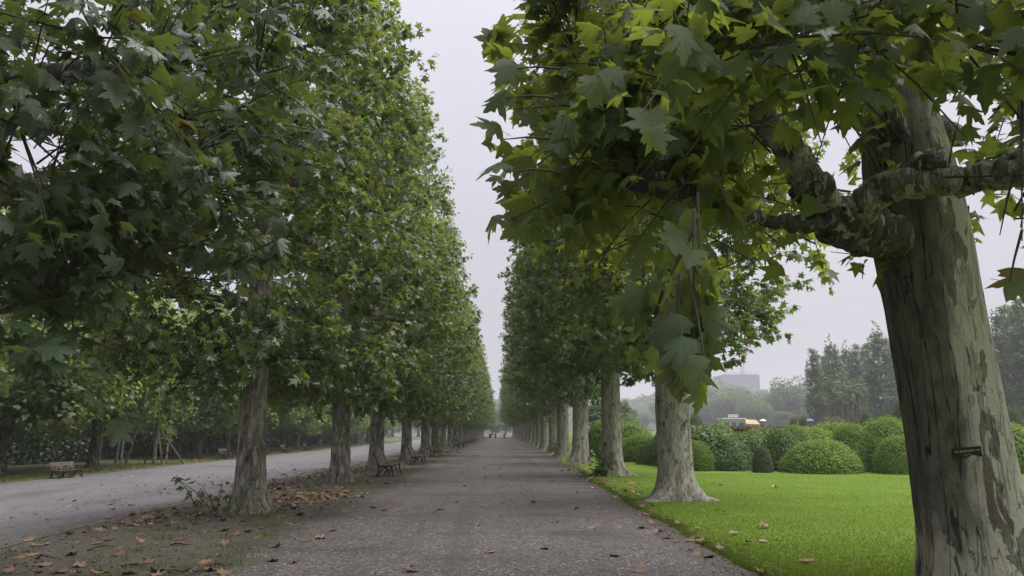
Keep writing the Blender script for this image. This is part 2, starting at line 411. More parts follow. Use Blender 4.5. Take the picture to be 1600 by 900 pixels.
def road_mat():
    t = NT('road'); v = t.pos()
    st = t.voro(v, 34, out='Color'); sep = t.node('ShaderNodeSeparateColor'); t.l.new(st, sep.inputs[0])
    c = t.mix(sep.outputs[0], (0.085, 0.079, 0.085), (0.215, 0.198, 0.210))
    cl = t.noise(v, 9, 5, 0.75); c = t.mix(t.ramp(cl, 0.32, 0.52, 0.5, 0.0), c, (0.07, 0.063, 0.066)); c = t.mix(t.ramp(cl, 0.52, 0.72, 0.0, 0.5), c, (0.29, 0.27, 0.285))
    c = t.mix(t.math('MULTIPLY', t.ramp(t.noise(v, 0.5, 5), 0.45, 0.7), 0.45), c, (0.085, 0.080, 0.082))
    c = t.mix(t.math('MULTIPLY', t.ramp(t.noise(t.pos((0.4, 0.08, 1)), 1.5, 4), 0.55, 0.7), 0.5), c, (0.10, 0.095, 0.092))
    x = t.node('ShaderNodeSeparateXYZ'); t.l.new(t.pos(), x.inputs[0])
    ex = t.math('ADD', x.outputs[0], t.math('MULTIPLY', t.math('SUBTRACT', t.noise(v, 0.7, 5), 0.5), 2.4))
    earth = t.mix(t.noise(v, 9, 6), (0.06, 0.050, 0.036), (0.12, 0.105, 0.08))
    c = t.mix(t.ramp(ex, -8.6, -7.4, 0, 1), c, earth)
    h = t.noise(v, 40, 5)
    return t.done(t.bsdf(c, t.ramp(t.noise(t.pos((0.5, 0.2, 1)), 0.8, 3), 0.45, 0.7, 0.60, 0.35), 0.45, t.bump(h, 0.01, 0.7)))
M['road'] = road_mat()

def earth_mat():
    t = NT('earth'); v = t.pos()
    n = t.noise(v, 7, 7, 0.65)
    c = t.mix(t.ramp(n, 0.3, 0.7), (0.038, 0.030, 0.020), (0.100, 0.083, 0.060))
    st = t.voro(v, 55, out='Color'); sep = t.node('ShaderNodeSeparateColor'); t.l.new(st, sep.inputs[0])
    c = t.mix(t.math('MULTIPLY', sep.outputs[0], 0.4), c, (0.10, 0.088, 0.074))
    c = t.mix(t.ramp(sep.outputs[1], 0.95, 0.97), c, (0.24, 0.21, 0.18))
    mo = t.math('MULTIPLY', t.ramp(t.noise(v, 0.9, 6, 0.6), 0.50, 0.68), t.ramp(t.noise(v, 14, 4), 0.30, 0.56))
    c = t.mix(t.math('MULTIPLY', mo, 0.8), c, (0.062, 0.078, 0.020))
    d = t.ramp(t.noise(v, 3.1, 4), 0.55, 0.7)
    c = t.mix(t.math('MULTIPLY', d, 0.45), c, (0.035, 0.028, 0.022))
    h = t.math('ADD', n, t.math('MULTIPLY', t.noise(v, 38, 5), 0.35))
    return t.done(t.bsdf(c, 0.66, 0.4, t.bump(h, 0.03, 0.8)))
M['earth'] = earth_mat()

def lawn_mat():
    t = NT('lawn'); v = t.pos()
    c = t.mix(t.ramp(t.noise(v, 45, 4), 0.3, 0.7), (0.078, 0.134, 0.016), (0.128, 0.200, 0.028))
    c = t.mix(t.math('MULTIPLY', t.ramp(t.noise(v, 0.6, 4), 0.4, 0.7), 0.5), c, (0.150, 0.210, 0.036))
    c = t.mix(t.math('MULTIPLY', t.ramp(t.noise(v, 2.6, 5), 0.58, 0.72), 0.4), c, (0.090, 0.165, 0.018))
    c = t.mix(t.math('MULTIPLY', t.ramp(t.noise(t.pos((0.15, 1, 1)), 1.1, 4), 0.5, 0.72), 0.45), c, (0.175, 0.235, 0.050))
    c = t.mix(t.math('MULTIPLY', t.ramp(t.noise(v, 1.1, 5), 0.62, 0.74), 0.5), c, (0.13, 0.15, 0.05))
    h = t.noise(v, 70, 4)
    return t.done(t.bsdf(c, 0.9, 0.04, t.bump(h, 0.015, 0.8)))
M['lawn'] = lawn_mat()

def verge_mat():
    t = NT('verge'); v = t.pos()
    n = t.noise(v, 6, 6)
    c = t.mix(t.ramp(n, 0.35, 0.65), (0.055, 0.043, 0.028), (0.12, 0.095, 0.055))
    c = t.mix(t.ramp(t.noise(v, 0.9, 5), 0.42, 0.6), c, (0.055, 0.085, 0.020))
    return t.done(t.bsdf(c, 0.75, 0.3, t.bump(n, 0.05, 0.8)))
M['verge'] = verge_mat()

# ------------------------------------------------------------------ ground
def sheet(name, xs, ys, mat, lift, kind='structure', edge=None):
    X, Y = np.meshgrid(xs, ys)
    if edge is not None: X = edge(X, Y)
    Z = zf(X, Y) + lift
    V = np.stack([X, Y, Z], -1).reshape(-1, 3)
    nx, ny = len(xs), len(ys)
    i = np.arange(ny - 1)[:, None] * nx; j = np.arange(nx - 1)[None]
    F = np.stack([i + j, i + j + 1, i + nx + j + 1, i + nx + j], -1).reshape(-1, 4)
    o = obj(name, mesh_np(name, V, F, mat, True)); o['kind'] = kind
    return o

xs = np.concatenate([[-1500, -700, -300, -150, -90, -60, -40], np.arange(-30, 30.1, 0.5), [36, 45, 60, 90, 150, 300, 700, 1500]])
ys = np.concatenate([[-300, -100, -40, -20], np.arange(-10, 130, 2.0), [140, 160, 200, 260, 340, 500, 800, 1500]])
sheet('ground', xs, ys, M['earth'], 0.0)

def wav(y, a, seed):
    g = np.random.default_rng(seed); out = 0
    for k in range(9):
        out = out + np.sin(y * (0.25 * 1.75 ** k) + g.uniform(0, 6.28)) / (1.35 ** k)
    return a * out
py_ = np.concatenate([np.arange(-10, 60, 0.15), np.arange(60, 262, 1.0)])
def path_edge(X, Y):
    l = -3.9 + wav(Y, 0.05, 1); r = 3.55 + wav(Y, 0.03, 2)
    t = (X + 3.9) / 7.45
    return l + (r - l) * t
sheet('gravel_path', np.linspace(-3.9, 3.55, 16), py_, M['gravel'], 0.005, edge=path_edge)
def road_edge(X, Y):
    t = (X + 20.3) / 13.0
    return (-20.3 + wav(Y, 0.10, 3)) * (1 - t) + (-7.3 + wav(Y, 0.08, 4)) * t
sheet('road', np.linspace(-20.3, -7.3, 30), np.arange(-10, 262, 1.0), M['road'], 0.006, edge=road_edge)
def lawn_x0(y): return 3.02 + 0.9 * sstep(15, 60, y) + wav(y, 0.055, 5)
LX = np.concatenate([np.arange(0, 8, 0.25), np.arange(8, 30, 0.5), np.arange(30, 95, 3.0)])
def lawn_edge(X, Y): return X + lawn_x0(Y)
lawn = sheet('lawn', LX, np.concatenate([np.arange(-6, 40, 0.12), np.arange(40, 130, 1.0)]), M['lawn'], 0.011, edge=lawn_edge)
me = lawn.data
co = np.empty(len(me.vertices) * 3, np.float32); me.vertices.foreach_get('co', co); co = co.reshape(-1, 3)
q = co[:, 0] - lawn_x0(co[:, 1])
co[:, 2] += np.where(q > 0.01, 0.035 * sstep(0, 0.5, q), -0.008)      # turf stands a little above the gravel
me.vertices.foreach_set('co', co.ravel()); me.update()
def zlawn(x, y): return zf(x, y) + 0.011 + 0.035 * sstep(0, 0.5, x - lawn_x0(y))
sheet('verge', np.linspace(-60, -20.2, 40), np.arange(-10, 262, 2.0), M['verge'], 0.005,
      edge=lambda X, Y: np.where(X > -20.4, -20.2 + wav(Y, 0.12, 6), X))

# ------------------------------------------------------------------ leaf templates
def leaf_outline(half):
    h = np.array(half, float)
    return np.vstack([[[0, 0]], h, [[0, 1.0]], (h * [-1, 1])[::-1]])

HALF_A = [(0.06, -0.03), (0.20, -0.06), (0.33, -0.03), (0.52, 0.05), (0.43, 0.16), (0.47, 0.25), (0.29, 0.32), (0.41, 0.40), (0.50, 0.49),
          (0.62, 0.66), (0.46, 0.61), (0.37, 0.66), (0.19, 0.56), (0.24, 0.71), (0.13, 0.77), (0.09, 0.90)]
HALF_B = [(0.22, -0.05), (0.52, 0.07), (0.29, 0.32), (0.60, 0.64), (0.20, 0.57)]
HALF_C = [(0.52, 0.22), (0.22, 0.55)]
HALF_S = [(0.30, 0.40)]                                      # plain small leaf

def leaf_template(half, centre, fold, droop, twist, petiole=0.0):
    o = leaf_outline(half); V = np.column_stack([o, np.zeros(len(o))]); n = len(o)
    if centre:
        V = np.vstack([V, [0, 0.3, 0.0]]); F = [(n, i, (i + 1) % n) for i in range(n)]
    else:
        F = [(0, i, i + 1) for i in range(1, n - 1)]
    x, y = V[:, 0], V[:, 1]
    V[:, 2] = -fold * np.abs(x) - droop * np.clip(y, 0, 2) ** 2 + twist * x * y - 0.12 * np.abs(np.sin(9 * x)) * np.abs(x)
    if centre: V[n, 2] = 0.02
    if petiole:
        m = len(V); w = 0.012
        V = np.vstack([V, [[-w, 0, 0], [w, 0, 0], [w, -petiole, 0.06], [-w, -petiole, 0.06]]])
        F += [(m, m + 1, m + 2), (m, m + 2, m + 3)]
    return V, np.array(F)

LEAF_A = [leaf_template(HALF_A, True, f, d, t, 0.4) for f, d, t in ((0.30, 0.35, 0.3), (0.1, 0.55, -0.35), (0.55, 0.2, 0.15), (-0.2, 0.45, 0.4), (0.75, 0.35, -0.2), (0.4, 0.65, 0.5))]
LEAF_B = [leaf_template(HALF_B, False, f, d, t) for f, d, t in ((0.3, 0.3, 0.3), (0.1, 0.5, -0.3), (0.55, 0.15, 0.15), (0.7, 0.4, -0.2))]
LEAF_C = [leaf_template(HALF_C, False, f, d, t) for f, d, t in ((0.3, 0.2, 0.2), (0.1, 0.35, -0.2))]
LEAF_S = [leaf_template(HALF_S, False, f, d, t) for f, d, t in ((0.3, 0.15, 0.0), (0.1, 0.3, 0.1))]
# dead leaves lie flat with curled rims
def dead_template(a, b, ph):
    V, F = leaf_template(HALF_A, True, 0, 0, 0, 0.35)
    x, y = V[:, 0], V[:, 1] - 0.3; r2 = x * x + y * y
    V = V.copy(); V[:, 1] -= 0.3; V[:, 2] = 0.02 + a * r2 * (1 + b * np.sin(2 * np.arctan2(y, x) + ph)) + 0.10 * np.abs(np.sin(7 * x + ph)) * r2
    return V, F
def dead_small(a, b, ph):
    V, F = leaf_template(HALF_B, True, 0, 0, 0); x, y = V[:, 0], V[:, 1] - 0.3; r2 = x * x + y * y
    V = V.copy(); V[:, 1] -= 0.3; V[:, 2] = 0.02 + a * r2 * (1 + b * np.sin(2 * np.arctan2(y, x) + ph)) + 0.10 * np.abs(np.sin(7 * x + ph)) * r2
    return V, F
LEAF_DS = [dead_small(0.2, 0.9, 0.3), dead_small(0.45, 0.8, 1.6), dead_small(0.1, 1.0, 2.6)]
LEAF_D = [dead_template(0.14, 0.9, 0.3), dead_template(0.30, 0.8, 1.6), dead_template(0.05, 1.0, 2.6), dead_template(0.42, 0.7, 4.0)]

def norm(v): return v / (np.linalg.norm(v, axis=-1, keepdims=True) + 1e-9)

def place(templates, P, D, N, S, g, uv=False):
    """leaf meshes at P, blade along D, face towards N, size S -> V, F"""
    Y = norm(D); Nn = N - (N * Y).sum(1, keepdims=True) * Y; Z = norm(Nn); X = np.cross(Y, Z)
    pick = g.integers(0, len(templates), len(P)); Vs, Fs, Us, base = [], [], [], 0
    for k, (tv, tf) in enumerate(templates):
        m = np.where(pick == k)[0]
        if not len(m): continue
        L = tv[None, :, :] * S[m][:, None, None]
        W = P[m][:, None] + L[..., 0:1] * X[m][:, None] + L[..., 1:2] * Y[m][:, None] + L[..., 2:3] * Z[m][:, None]
        F = tf[None] + (np.arange(len(m)) * len(tv))[:, None, None] + base
        Us.append(np.tile(tv, (len(m), 1)))
        Vs.append(W.reshape(-1, 3)); Fs.append(F.reshape(-1, 3)); base += len(m) * len(tv)
    if uv: return np.concatenate(Vs), np.concatenate(Fs), np.concatenate(Us)
    return np.concatenate(Vs), np.concatenate(Fs)

def blade_coords(me, U):
    a = me.attributes.new('blade', 'FLOAT_VECTOR', 'POINT'); a.data.foreach_set('vector', np.ascontiguousarray(U, dtype=np.float32).ravel()); return me

def shoots_to_leaves(P0, D, L, n, g, size=(0.15, 0.25), spread=0.10, droop=0.45, jit=0.5):
    """n leaves along each straight shoot; returns P, D, N, S"""
    m = len(P0)
    t = (np.linspace(0.15, 1.0, n)[None] + g.uniform(-0.04, 0.04, (m, n)))
    bend = np.array([0, 0, -1.0]) * (t ** 2 * 0.18 * L[:, None])[..., None]
    P = P0[:, None] + D[:, None] * (t * L[:, None])[..., None] + bend
    side = norm(np.cross(D[:, None] + 0 * P, g.normal(0, 1, (m, n, 3))))
    P = P + side * g.uniform(0.4, 1.0, (m, n, 1)) * spread
    out = norm(D[:, None] * np.array([1, 1, 0.3]) + 1e-3)
    dirs = norm(side * 0.9 + out * 0.55 + np.array([0, 0, -1.0]) * droop + g.normal(0, 0.25, (m, n, 3)))
    nor = norm(out * 0.25 + np.array([0, 0, 1.0]) * 1.0 + side * 0.25 + g.normal(0, jit, (m, n, 3)))
    S = g.uniform(size[0], size[1], (m, n)) * np.where(t > 0.9, 0.75, 1.0)
    f = lambda a: a.reshape(-1, a.shape[-1])
    return f(P), f(dirs), f(nor), S.ravel()

def twigs(P0, D, L, r=0.008, k=3):
    m = len(P0)
    A = norm(np.cross(D, np.array([0.3, 0.2, 0.93]))); B = np.cross(D, A)
    th = np.arange(k) * 2 * math.pi / k
    ring = np.cos(th)[None, :, None] * A[:, None] + np.sin(th)[None, :, None] * B[:, None]
    rings = []
    for t, rr in ((0, r), (0.5, r * 0.75), (1.0, r * 0.35)):
        c = P0 + D * (t * L)[:, None] + np.array([0, 0, -1.0]) * (t ** 2 * 0.18 * L)[:, None]
        rings.append(c[:, None] + ring * rr)
    V = np.stack(rings, 1).reshape(-1, 3)
    j = np.arange(k); j2 = (j + 1) % k
    f = np.concatenate([np.stack([j, j2, k + j2, k + j], 1), np.stack([k + j, k + j2, 2 * k + j2, 2 * k + j], 1)])
    F = (f[None] + (np.arange(m) * 3 * k)[:, None, None]).reshape(-1, 4)
    return V, F

def crown_shoots(profile, z0, z1, clumps, per, g, length=(0.5, 1.1), sigma=0.5, up=0.35):
    """clumps of shoots through the outer part of a crown with radius profile(z)"""
    zz = np.linspace(z0, z1, 200); w = np.maximum(profile(zz), 0.05); w = w / w.sum()
    z = g.choice(zz, clumps, p=w); th = g.uniform(0, 2 * math.pi, clumps)
    rr = profile(z) * np.clip(1 - np.abs(g.normal(0, 0.34, clumps)), 0.1, 1.0) * g.uniform(0.86, 1.06, clumps)
    rr = np.maximum(rr - 0.45, 0.05)
    C = np.column_stack([rr * np.cos(th), rr * np.sin(th), z])
    P = np.repeat(C, per, 0) + g.normal(0, sigma, (clumps * per, 3)) * [1, 1, 0.8]
    rad = norm(P * [1, 1, 0] + 1e-6)
    D = norm(rad * g.uniform(0.2, 1.0, (len(P), 1)) + [0, 0, up] + g.normal(0, 0.45, P.shape))
    L = g.uniform(length[0], length[1], len(P))
    # prune what sticks far out
    tip = P + D * L[:, None]; lim = profile(np.clip(tip[:, 2], z0, z1)) + 0.32
    keep = (np.hypot(tip[:, 0], tip[:, 1]) < lim + g.exponential(0.14, len(P))) & (tip[:, 2] > z0 - 0.25)
    return P[keep], D[keep], L[keep]

def trunk_mesh(name, prof, mat, flare=0.35, lobes=5, seed=0, nu=36, nv=44, ztop=None, lean=(0, 0), rough=0.03, roots=()):
    """prof: [(z, r), ...]; a lobed flare at the foot, running 0.3 m into the ground"""
    g = np.random.default_rng(seed); ztop = ztop or prof[-1][0]
    u = np.linspace(0, 1, nv) ** 1.5; z = -0.3 + (ztop + 0.3) * u
    r = np.interp(z, [p[0] for p in prof], [p[1] for p in prof])
    th = np.linspace(0, 2 * math.pi, nu, endpoint=False); ph = g.uniform(0, 6.28, 8)
    T, Z = np.meshgrid(th, z); Rr = np.repeat(r[:, None], nu, 1)
    lob = 0.45 + 0.55 * np.cos(lobes * T + ph[0] + 0.5 * np.sin(T + ph[1])) ** 2
    Rr = Rr + flare * np.exp(-np.maximum(Z, -0.1) / 0.22) * lob
    for (a, wdt, amt) in roots:
        dd = np.abs((T - a + math.pi) % (2 * math.pi) - math.pi)
        Rr = Rr + amt * np.exp(-(dd / wdt) ** 2) * np.exp(-np.maximum(Z, -0.05) / 0.13)
    Rr = Rr * (1 + 0.05 * np.cos(2 * T + ph[2] + 0.3 * Z) + 0.035 * np.cos(3 * T + ph[3] - 0.45 * Z) + 0.02 * np.cos(7 * T + ph[4] + 0.25 * np.sin(2 * Z)))
    bumps = g.normal(0, 1, (nv, nu)); bumps = (bumps + np.roll(bumps, 1, 1) + np.roll(bumps, 1, 0)) / 3
    Rr = Rr * (1 + rough * bumps)
    cx = lean[0] * Z + 0.06 * np.sin(0.5 * Z + ph[5]) * np.minimum(Z / 4, 1); cyy = lean[1] * Z + 0.06 * np.sin(0.45 * Z + ph[6]) * np.minimum(Z / 4, 1)
    V = np.stack([cx + Rr * np.cos(T), cyy + Rr * np.sin(T), Z], -1).reshape(-1, 3)
    i = np.arange(nv - 1)[:, None] * nu; j = np.arange(nu)[None]; j2 = (j + 1) % nu
    F = np.stack([i + j, i + j2, i + nu + j2, i + nu + j], -1).reshape(-1, 4)
    return mesh_np(name, V, F, mat, True)

def limb_mesh(name, pts, radii, mat, seed, k=10, n=12, wob=0.12):
    P = spline(pts, n); g = np.random.default_rng(seed); P[1:-1] += g.normal(0, 0.015, P[1:-1].shape)
    r = np.interp(np.linspace(0, 1, n), np.linspace(0, 1, len(radii)), radii)
    V, F = tube(P, r, k, wob * 0.6, seed)
    C_ = np.repeat(P, k, 0); o_ = V - C_; K = g.normal(0, 1, (9, 3)) * np.array([6, 6, 6, 12, 12, 12, 22, 22, 22])[:, None]; ph = g.uniform(0, 6.28, 9)
    s_ = sum(np.sin(V @ K[i] + ph[i]) * (0.5, 0.5, 0.5, 0.3, 0.3, 0.3, 0.16, 0.16, 0.16)[i] for i in range(9))
    V = C_ + o_ * (1 + wob * 0.5 * s_)[:, None]
    tip = P[-1] + (P[-1] - P[-2]) * 0.4
    V = np.vstack([V, tip[None]]); last = (n - 1) * k
    F4 = [tuple(f) for f in F] + [(last + j, last + (j + 1) % k, len(V) - 1) for j in range(k)]
    me = bpy.data.meshes.new(name); me.from_pydata([tuple(v) for v in V], [], F4)
    me.polygons.foreach_set('use_smooth', np.ones(len(me.polygons), dtype=bool)); me.materials.append(mat); me.update()
    return me

def limb_set(g, z0, z1, n, reach, r=(0.16, 0.10)):
    """pollard limbs ending in fists"""
    out = []
    for i in range(n):
        z = z0 + (z1 - z0) * (i + g.uniform(-0.3, 0.3)) / n; a = i * 2.4 + g.uniform(-0.4, 0.4); l = reach(z) * g.uniform(0.45, 0.7)
        d = np.array([math.cos(a), math.sin(a), 0]); h = g.uniform(0.1, 0.5)
        pts = [d * 0.1 + [0, 0, z], d * l * 0.5 + [0, 0, z + h * 0.7], d * l + [0, 0, z + h]]
        k = max(0.5, 1 - z / 22)
        out.append((pts, [r[0] * k, r[1] * k, r[1] * 1.0 * k, r[1] * 1.5 * k]))
    return out

def plane_tree(name, profile, z0, z1, clumps, per, nleaf, tmpl, seed, size, trunk_prof, bark, near=False, limbs=12, mat='plane_leaf', twig=True, flare=0.35, roots=(), skirt=0, up=0.35):
    g = np.random.default_rng(seed)
    root = empty(name)
    obj('trunk', trunk_mesh('trunk', trunk_prof, bark, flare, 5, seed, roots=roots), root)
    for i, (pts, rad) in enumerate(limb_set(g, z0 + 0.5, z1 - 3.5, limbs, profile)):
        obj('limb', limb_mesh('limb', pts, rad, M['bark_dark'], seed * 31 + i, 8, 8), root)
    P, D, L = crown_shoots(profile, z0, z1, clumps, per, g, up=up)
    if skirt:                                  # drooping sprays under the lowest limbs
        a = g.uniform(0, 6.28, skirt); rr = 0.5 + 2.6 * g.uniform(0, 1, skirt)
        P2 = np.column_stack([rr * np.cos(a), rr * np.sin(a), g.uniform(z0 + 0.5, z0 + 1.7, skirt)])
        D2 = norm(P2 * [0.4, 0.4, 0] / (rr[:, None] + 0.3) + [0, 0, -0.25] + g.normal(0, 0.4, P2.shape)); L2 = g.uniform(0.5, 1.0, skirt)
        P, D, L = np.vstack([P, P2]), np.vstack([D, D2]), np.concatenate([L, L2])
    a = shoots_to_leaves(P, D, L, nleaf, g, size)
    V, F = place(tmpl, *a, g)
    cr = obj('crown', mesh_np('crown', V, F, M[mat]), root); cr['kind'] = 'stuff'
    if twig:
        V, F = twigs(P[::2], D[::2], L[::2])
        tw = obj('twigs', mesh_np('twigs', V, F, M['twig']), cr); tw['kind'] = 'stuff'
    return root, a

def prof_left(z): return np.interp(z, [2.2, 2.9, 5, 8, 13.5, 17, 18.6], [1.6, 3.3, 3.9, 3.7, 2.6, 1.5, 0.4])
def prof_right(z): return np.interp(z, [3.0, 3.7, 4.4, 5, 9, 14, 16.5, 18], [0.7, 2.0, 3.6, 3.9, 4.0, 3.7, 2.6, 0.8])
TP = [(-0.3, 0.37), (0.6, 0.315), (1.5, 0.285), (3.5, 0.275), (6, 0.26), (11, 0.15), (15.5, 0.05)]
TPR = [(-0.3, 0.46), (0.6, 0.41), (1.5, 0.385), (3.5, 0.37), (6, 0.28), (11, 0.16), (15.5, 0.05)]

LEFT_X, RIGHT_X = -5.25, 4.25
left_d = [16.4, 25.9, 33.8, 43.9, 53.5] + [63 + 9.5 * k for k in range(19)]
right_d = [18.7, 29.0, 39.8, 51, 61.5] + [72 + 10.2 * k for k in range(17)]

protoL = [plane_tree('plane_tree', prof_left, 2.5, 18.3, 130, 13, 15, LEAF_B, 100 + i, (0.13, 0.215), TP, M['bark'], skirt=170, flare=0.2)[0] for i in range(2)]
protoR = [plane_tree('plane_tree', prof_right, 3.4, 17.6, 150, 12, 15, LEAF_B, 200 + i, (0.13, 0.22), TPR, M['bark_pale'],
                     roots=[(-2.5, 0.22, 0.75), (-0.35, 0.3, 0.45)] if i == 0 else [(-0.6, 0.2, 0.6), (-0.2, 0.15, 0.5)])[0] for i in range(2)]
farL = [plane_tree('plane_tree', prof_left, 2.6, 18.3, 140, 10, 11, LEAF_C, 300 + i, (0.19, 0.30), TP, M['bark'], limbs=6, twig=False, skirt=70)[0] for i in range(2)]
farR = [plane_tree('plane_tree', prof_right, 2.8, 17.6, 150, 10, 11, LEAF_C, 400 + i, (0.19, 0.30), TPR, M['bark_pale'], limbs=6, twig=False)[0] for i in range(2)]
used = set()
def put(proto, loc, rz, sc, label, cat, group):
    r = proto if proto.name not in used else copy_tree(proto)
    used.add(proto.name); used.add(r.name)
    r.location = loc; r.rotation_euler = (rng.normal(0, 0.012), rng.normal(0, 0.012), rz) if 'tree' in cat else (0, 0, rz); r.scale = sc if hasattr(sc, '__len__') else (sc,) * 3
    return tag(r, label, cat, group)

near_desc_l = ['with mottled bark and leafy suckers at its foot', 'with a dark knotty stem just before the first bench', 'with a split bark wound beside the bench',
               'beside the second bench', 'beside the third bench', 'wrapped in ivy up its stem']
near_desc_r = ['with pale flaking bark and a root over the turf edge', 'with leafy suckers and pale roots at its foot', 'with a cream and grey stem on the turf edge']
for i, d in enumerate(left_d):
    pr = protoL[i % 2] if i < 4 else farL[i % 2]
    lab = 'plane tree, %s along the bench side of the path%s' % (ORD[i + 1], ' ' + near_desc_l[i] if i < len(near_desc_l) else '')
    put(pr, (LEFT_X + rng.uniform(-0.1, 0.1), d, zf(LEFT_X, d)), [0.4, 2.3][i % 2] if i < 2 else rng.uniform(0, 6.28), rng.uniform(0.96, 1.05) if i > 1 else 1.0,
        ' '.join(lab.split()[:16]), 'tree', 'plane trees on the bench side of the path')
for i, d in enumerate(right_d):
    pr = protoR[i % 2] if i < 4 else farR[i % 2]
    lab = 'plane tree, %s along the lawn side of the path%s' % (ORD[i + 1], ' ' + near_desc_r[i] if i < len(near_desc_r) else '')
    put(pr, (RIGHT_X + (rng.uniform(-0.1, 0.1) if i > 1 else 0), d, 0), 0 if i < 2 else rng.uniform(0, 6.28), rng.uniform(0.96, 1.05) if i > 1 else 1.0,
        ' '.join(lab.split()[:16]), 'tree', 'plane trees on the lawn side of the path')

# ------------------------------------------------------------------ the near plane tree on the lawn side
NX, NY = 4.14, 6.75
near = empty('plane_tree', (NX, NY, 0), 0, 'huge plane tree on the lawn with a black name plate on its trunk', 'tree', 'plane trees on the lawn side of the path')
def loc_(px, py, Y): return at(px, py, Y) - np.array([NX, NY, 0])
near_prof = [(-0.3, 0.56), (0.3, 0.50), (0.8, 0.455), (1.6, 0.43), (2.8, 0.425), (3.4, 0.44), (4.1, 0.41), (4.8, 0.32), (6, 0.27), (11, 0.15), (15, 0.05)]
obj('trunk', trunk_mesh('trunk', near_prof, M['bark_near'], 0.25, 5, 5, 96, 150, lean=(-0.062, 0.0), rough=0.006), near)
knob = [(1395, 372, 6.55), (1345, 358, 6.25), (1300, 342, 6.0)]
def limb_px(name, pts, radii, seed, n=16, k=14, wob=0.10, mat='bark'):
    n, k, radii = n * 2, 24, [r_ * 0.88 for r_ in radii]
    return obj(name, limb_mesh(name, [loc_(*p) for p in pts], radii, M[mat], seed, k, n, wob), near)
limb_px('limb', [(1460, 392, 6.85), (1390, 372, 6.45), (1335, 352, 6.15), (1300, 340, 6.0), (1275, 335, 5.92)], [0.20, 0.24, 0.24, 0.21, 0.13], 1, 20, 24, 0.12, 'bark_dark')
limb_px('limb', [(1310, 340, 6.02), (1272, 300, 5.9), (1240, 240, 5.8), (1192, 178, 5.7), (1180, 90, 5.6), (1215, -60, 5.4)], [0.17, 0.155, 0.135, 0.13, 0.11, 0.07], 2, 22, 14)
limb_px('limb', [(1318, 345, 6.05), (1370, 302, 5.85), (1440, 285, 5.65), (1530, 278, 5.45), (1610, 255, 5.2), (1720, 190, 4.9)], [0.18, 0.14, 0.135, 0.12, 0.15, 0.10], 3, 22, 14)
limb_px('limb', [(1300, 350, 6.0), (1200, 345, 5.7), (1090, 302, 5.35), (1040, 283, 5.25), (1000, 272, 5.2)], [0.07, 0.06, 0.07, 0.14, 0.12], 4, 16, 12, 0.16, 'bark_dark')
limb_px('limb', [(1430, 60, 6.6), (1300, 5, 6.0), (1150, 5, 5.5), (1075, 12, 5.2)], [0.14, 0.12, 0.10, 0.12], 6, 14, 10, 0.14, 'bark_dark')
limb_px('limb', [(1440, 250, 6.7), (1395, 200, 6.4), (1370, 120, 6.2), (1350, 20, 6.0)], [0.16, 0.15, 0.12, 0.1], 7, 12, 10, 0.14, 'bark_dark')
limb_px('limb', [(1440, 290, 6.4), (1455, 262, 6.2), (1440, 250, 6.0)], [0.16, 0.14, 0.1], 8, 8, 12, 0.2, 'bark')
def burl(c, r, seed, squash=(1, 1, 0.85)):
    g_ = np.random.default_rng(seed); nu, nv = 22, 14; K = g_.normal(0, 1, (10, 3)) * 3.2; ph = g_.uniform(0, 6.28, 10); V = []
    for j in range(nv + 1):
        a = math.pi * j / nv
        for i in range(nu): V.append((math.sin(a) * math.cos(2 * math.pi * i / nu), math.sin(a) * math.sin(2 * math.pi * i / nu), math.cos(a)))
    V = np.array(V); w = sum(np.sin(V @ K[i] + ph[i]) for i in range(10)) / 10
    V = V * (r * (1 + 0.45 * w + 0.06 * np.sin(V @ K[0] * 3)))[:, None] * np.array(squash) + np.array(c)
    F = [(j * nu + i, (j + 1) * nu + i, (j + 1) * nu + (i + 1) % nu, j * nu + (i + 1) % nu) for j in range(nv) for i in range(nu)]
    return obj('burl', mesh_np('burl', V, np.array(F), M['bark_dark'], True), near)
burl(loc_(1312, 350, 6.05), 0.21, 1); burl(loc_(1365, 352, 6.25), 0.16, 2); burl(loc_(1450, 262, 5.62), 0.13, 3); burl(loc_(1015, 275, 5.22), 0.17, 4); burl(loc_(1055, 288, 5.28), 0.13, 5); burl(loc_(1270, 300, 5.9), 0.17, 6)
g = np.random.default_rng(11)
for i in range(6):
    a = g.uniform(0, 6.28); z = 4.5 + i * 1.4; d = np.array([math.cos(a), math.sin(a), 0])
    obj('limb', limb_mesh('limb', [[-0.062 * z, 0, z], d * 1.2 + [-0.062 * z, 0, z + 0.4], d * 2.3 + [-0.062 * z, 0, z + 0.6]], [0.13, 0.11, 0.14], M['bark_dark'], 50 + i, 8, 8), near)

def fist_shoots(c, n, g, axis, length=(0.7, 1.3), spread=0.7):
    D = norm(np.array(axis)[None] + g.normal(0, spread, (n, 3))); L = g.uniform(length[0], length[1], n)
    return np.repeat(np.array(c)[None], n, 0) + D * 0.08, D, L

def prof_near(z): return np.interp(z, [2.9, 3.4, 4.5, 8, 13, 16.5, 18], [2.2, 3.9, 4.3, 4.2, 3.6, 2.4, 0.8])
P, D, L = crown_shoots(prof_near, 3.3, 16.5, 130, 11, g, (0.6, 1.2), 0.5, 0.3)
sh = [(P, D, L)]
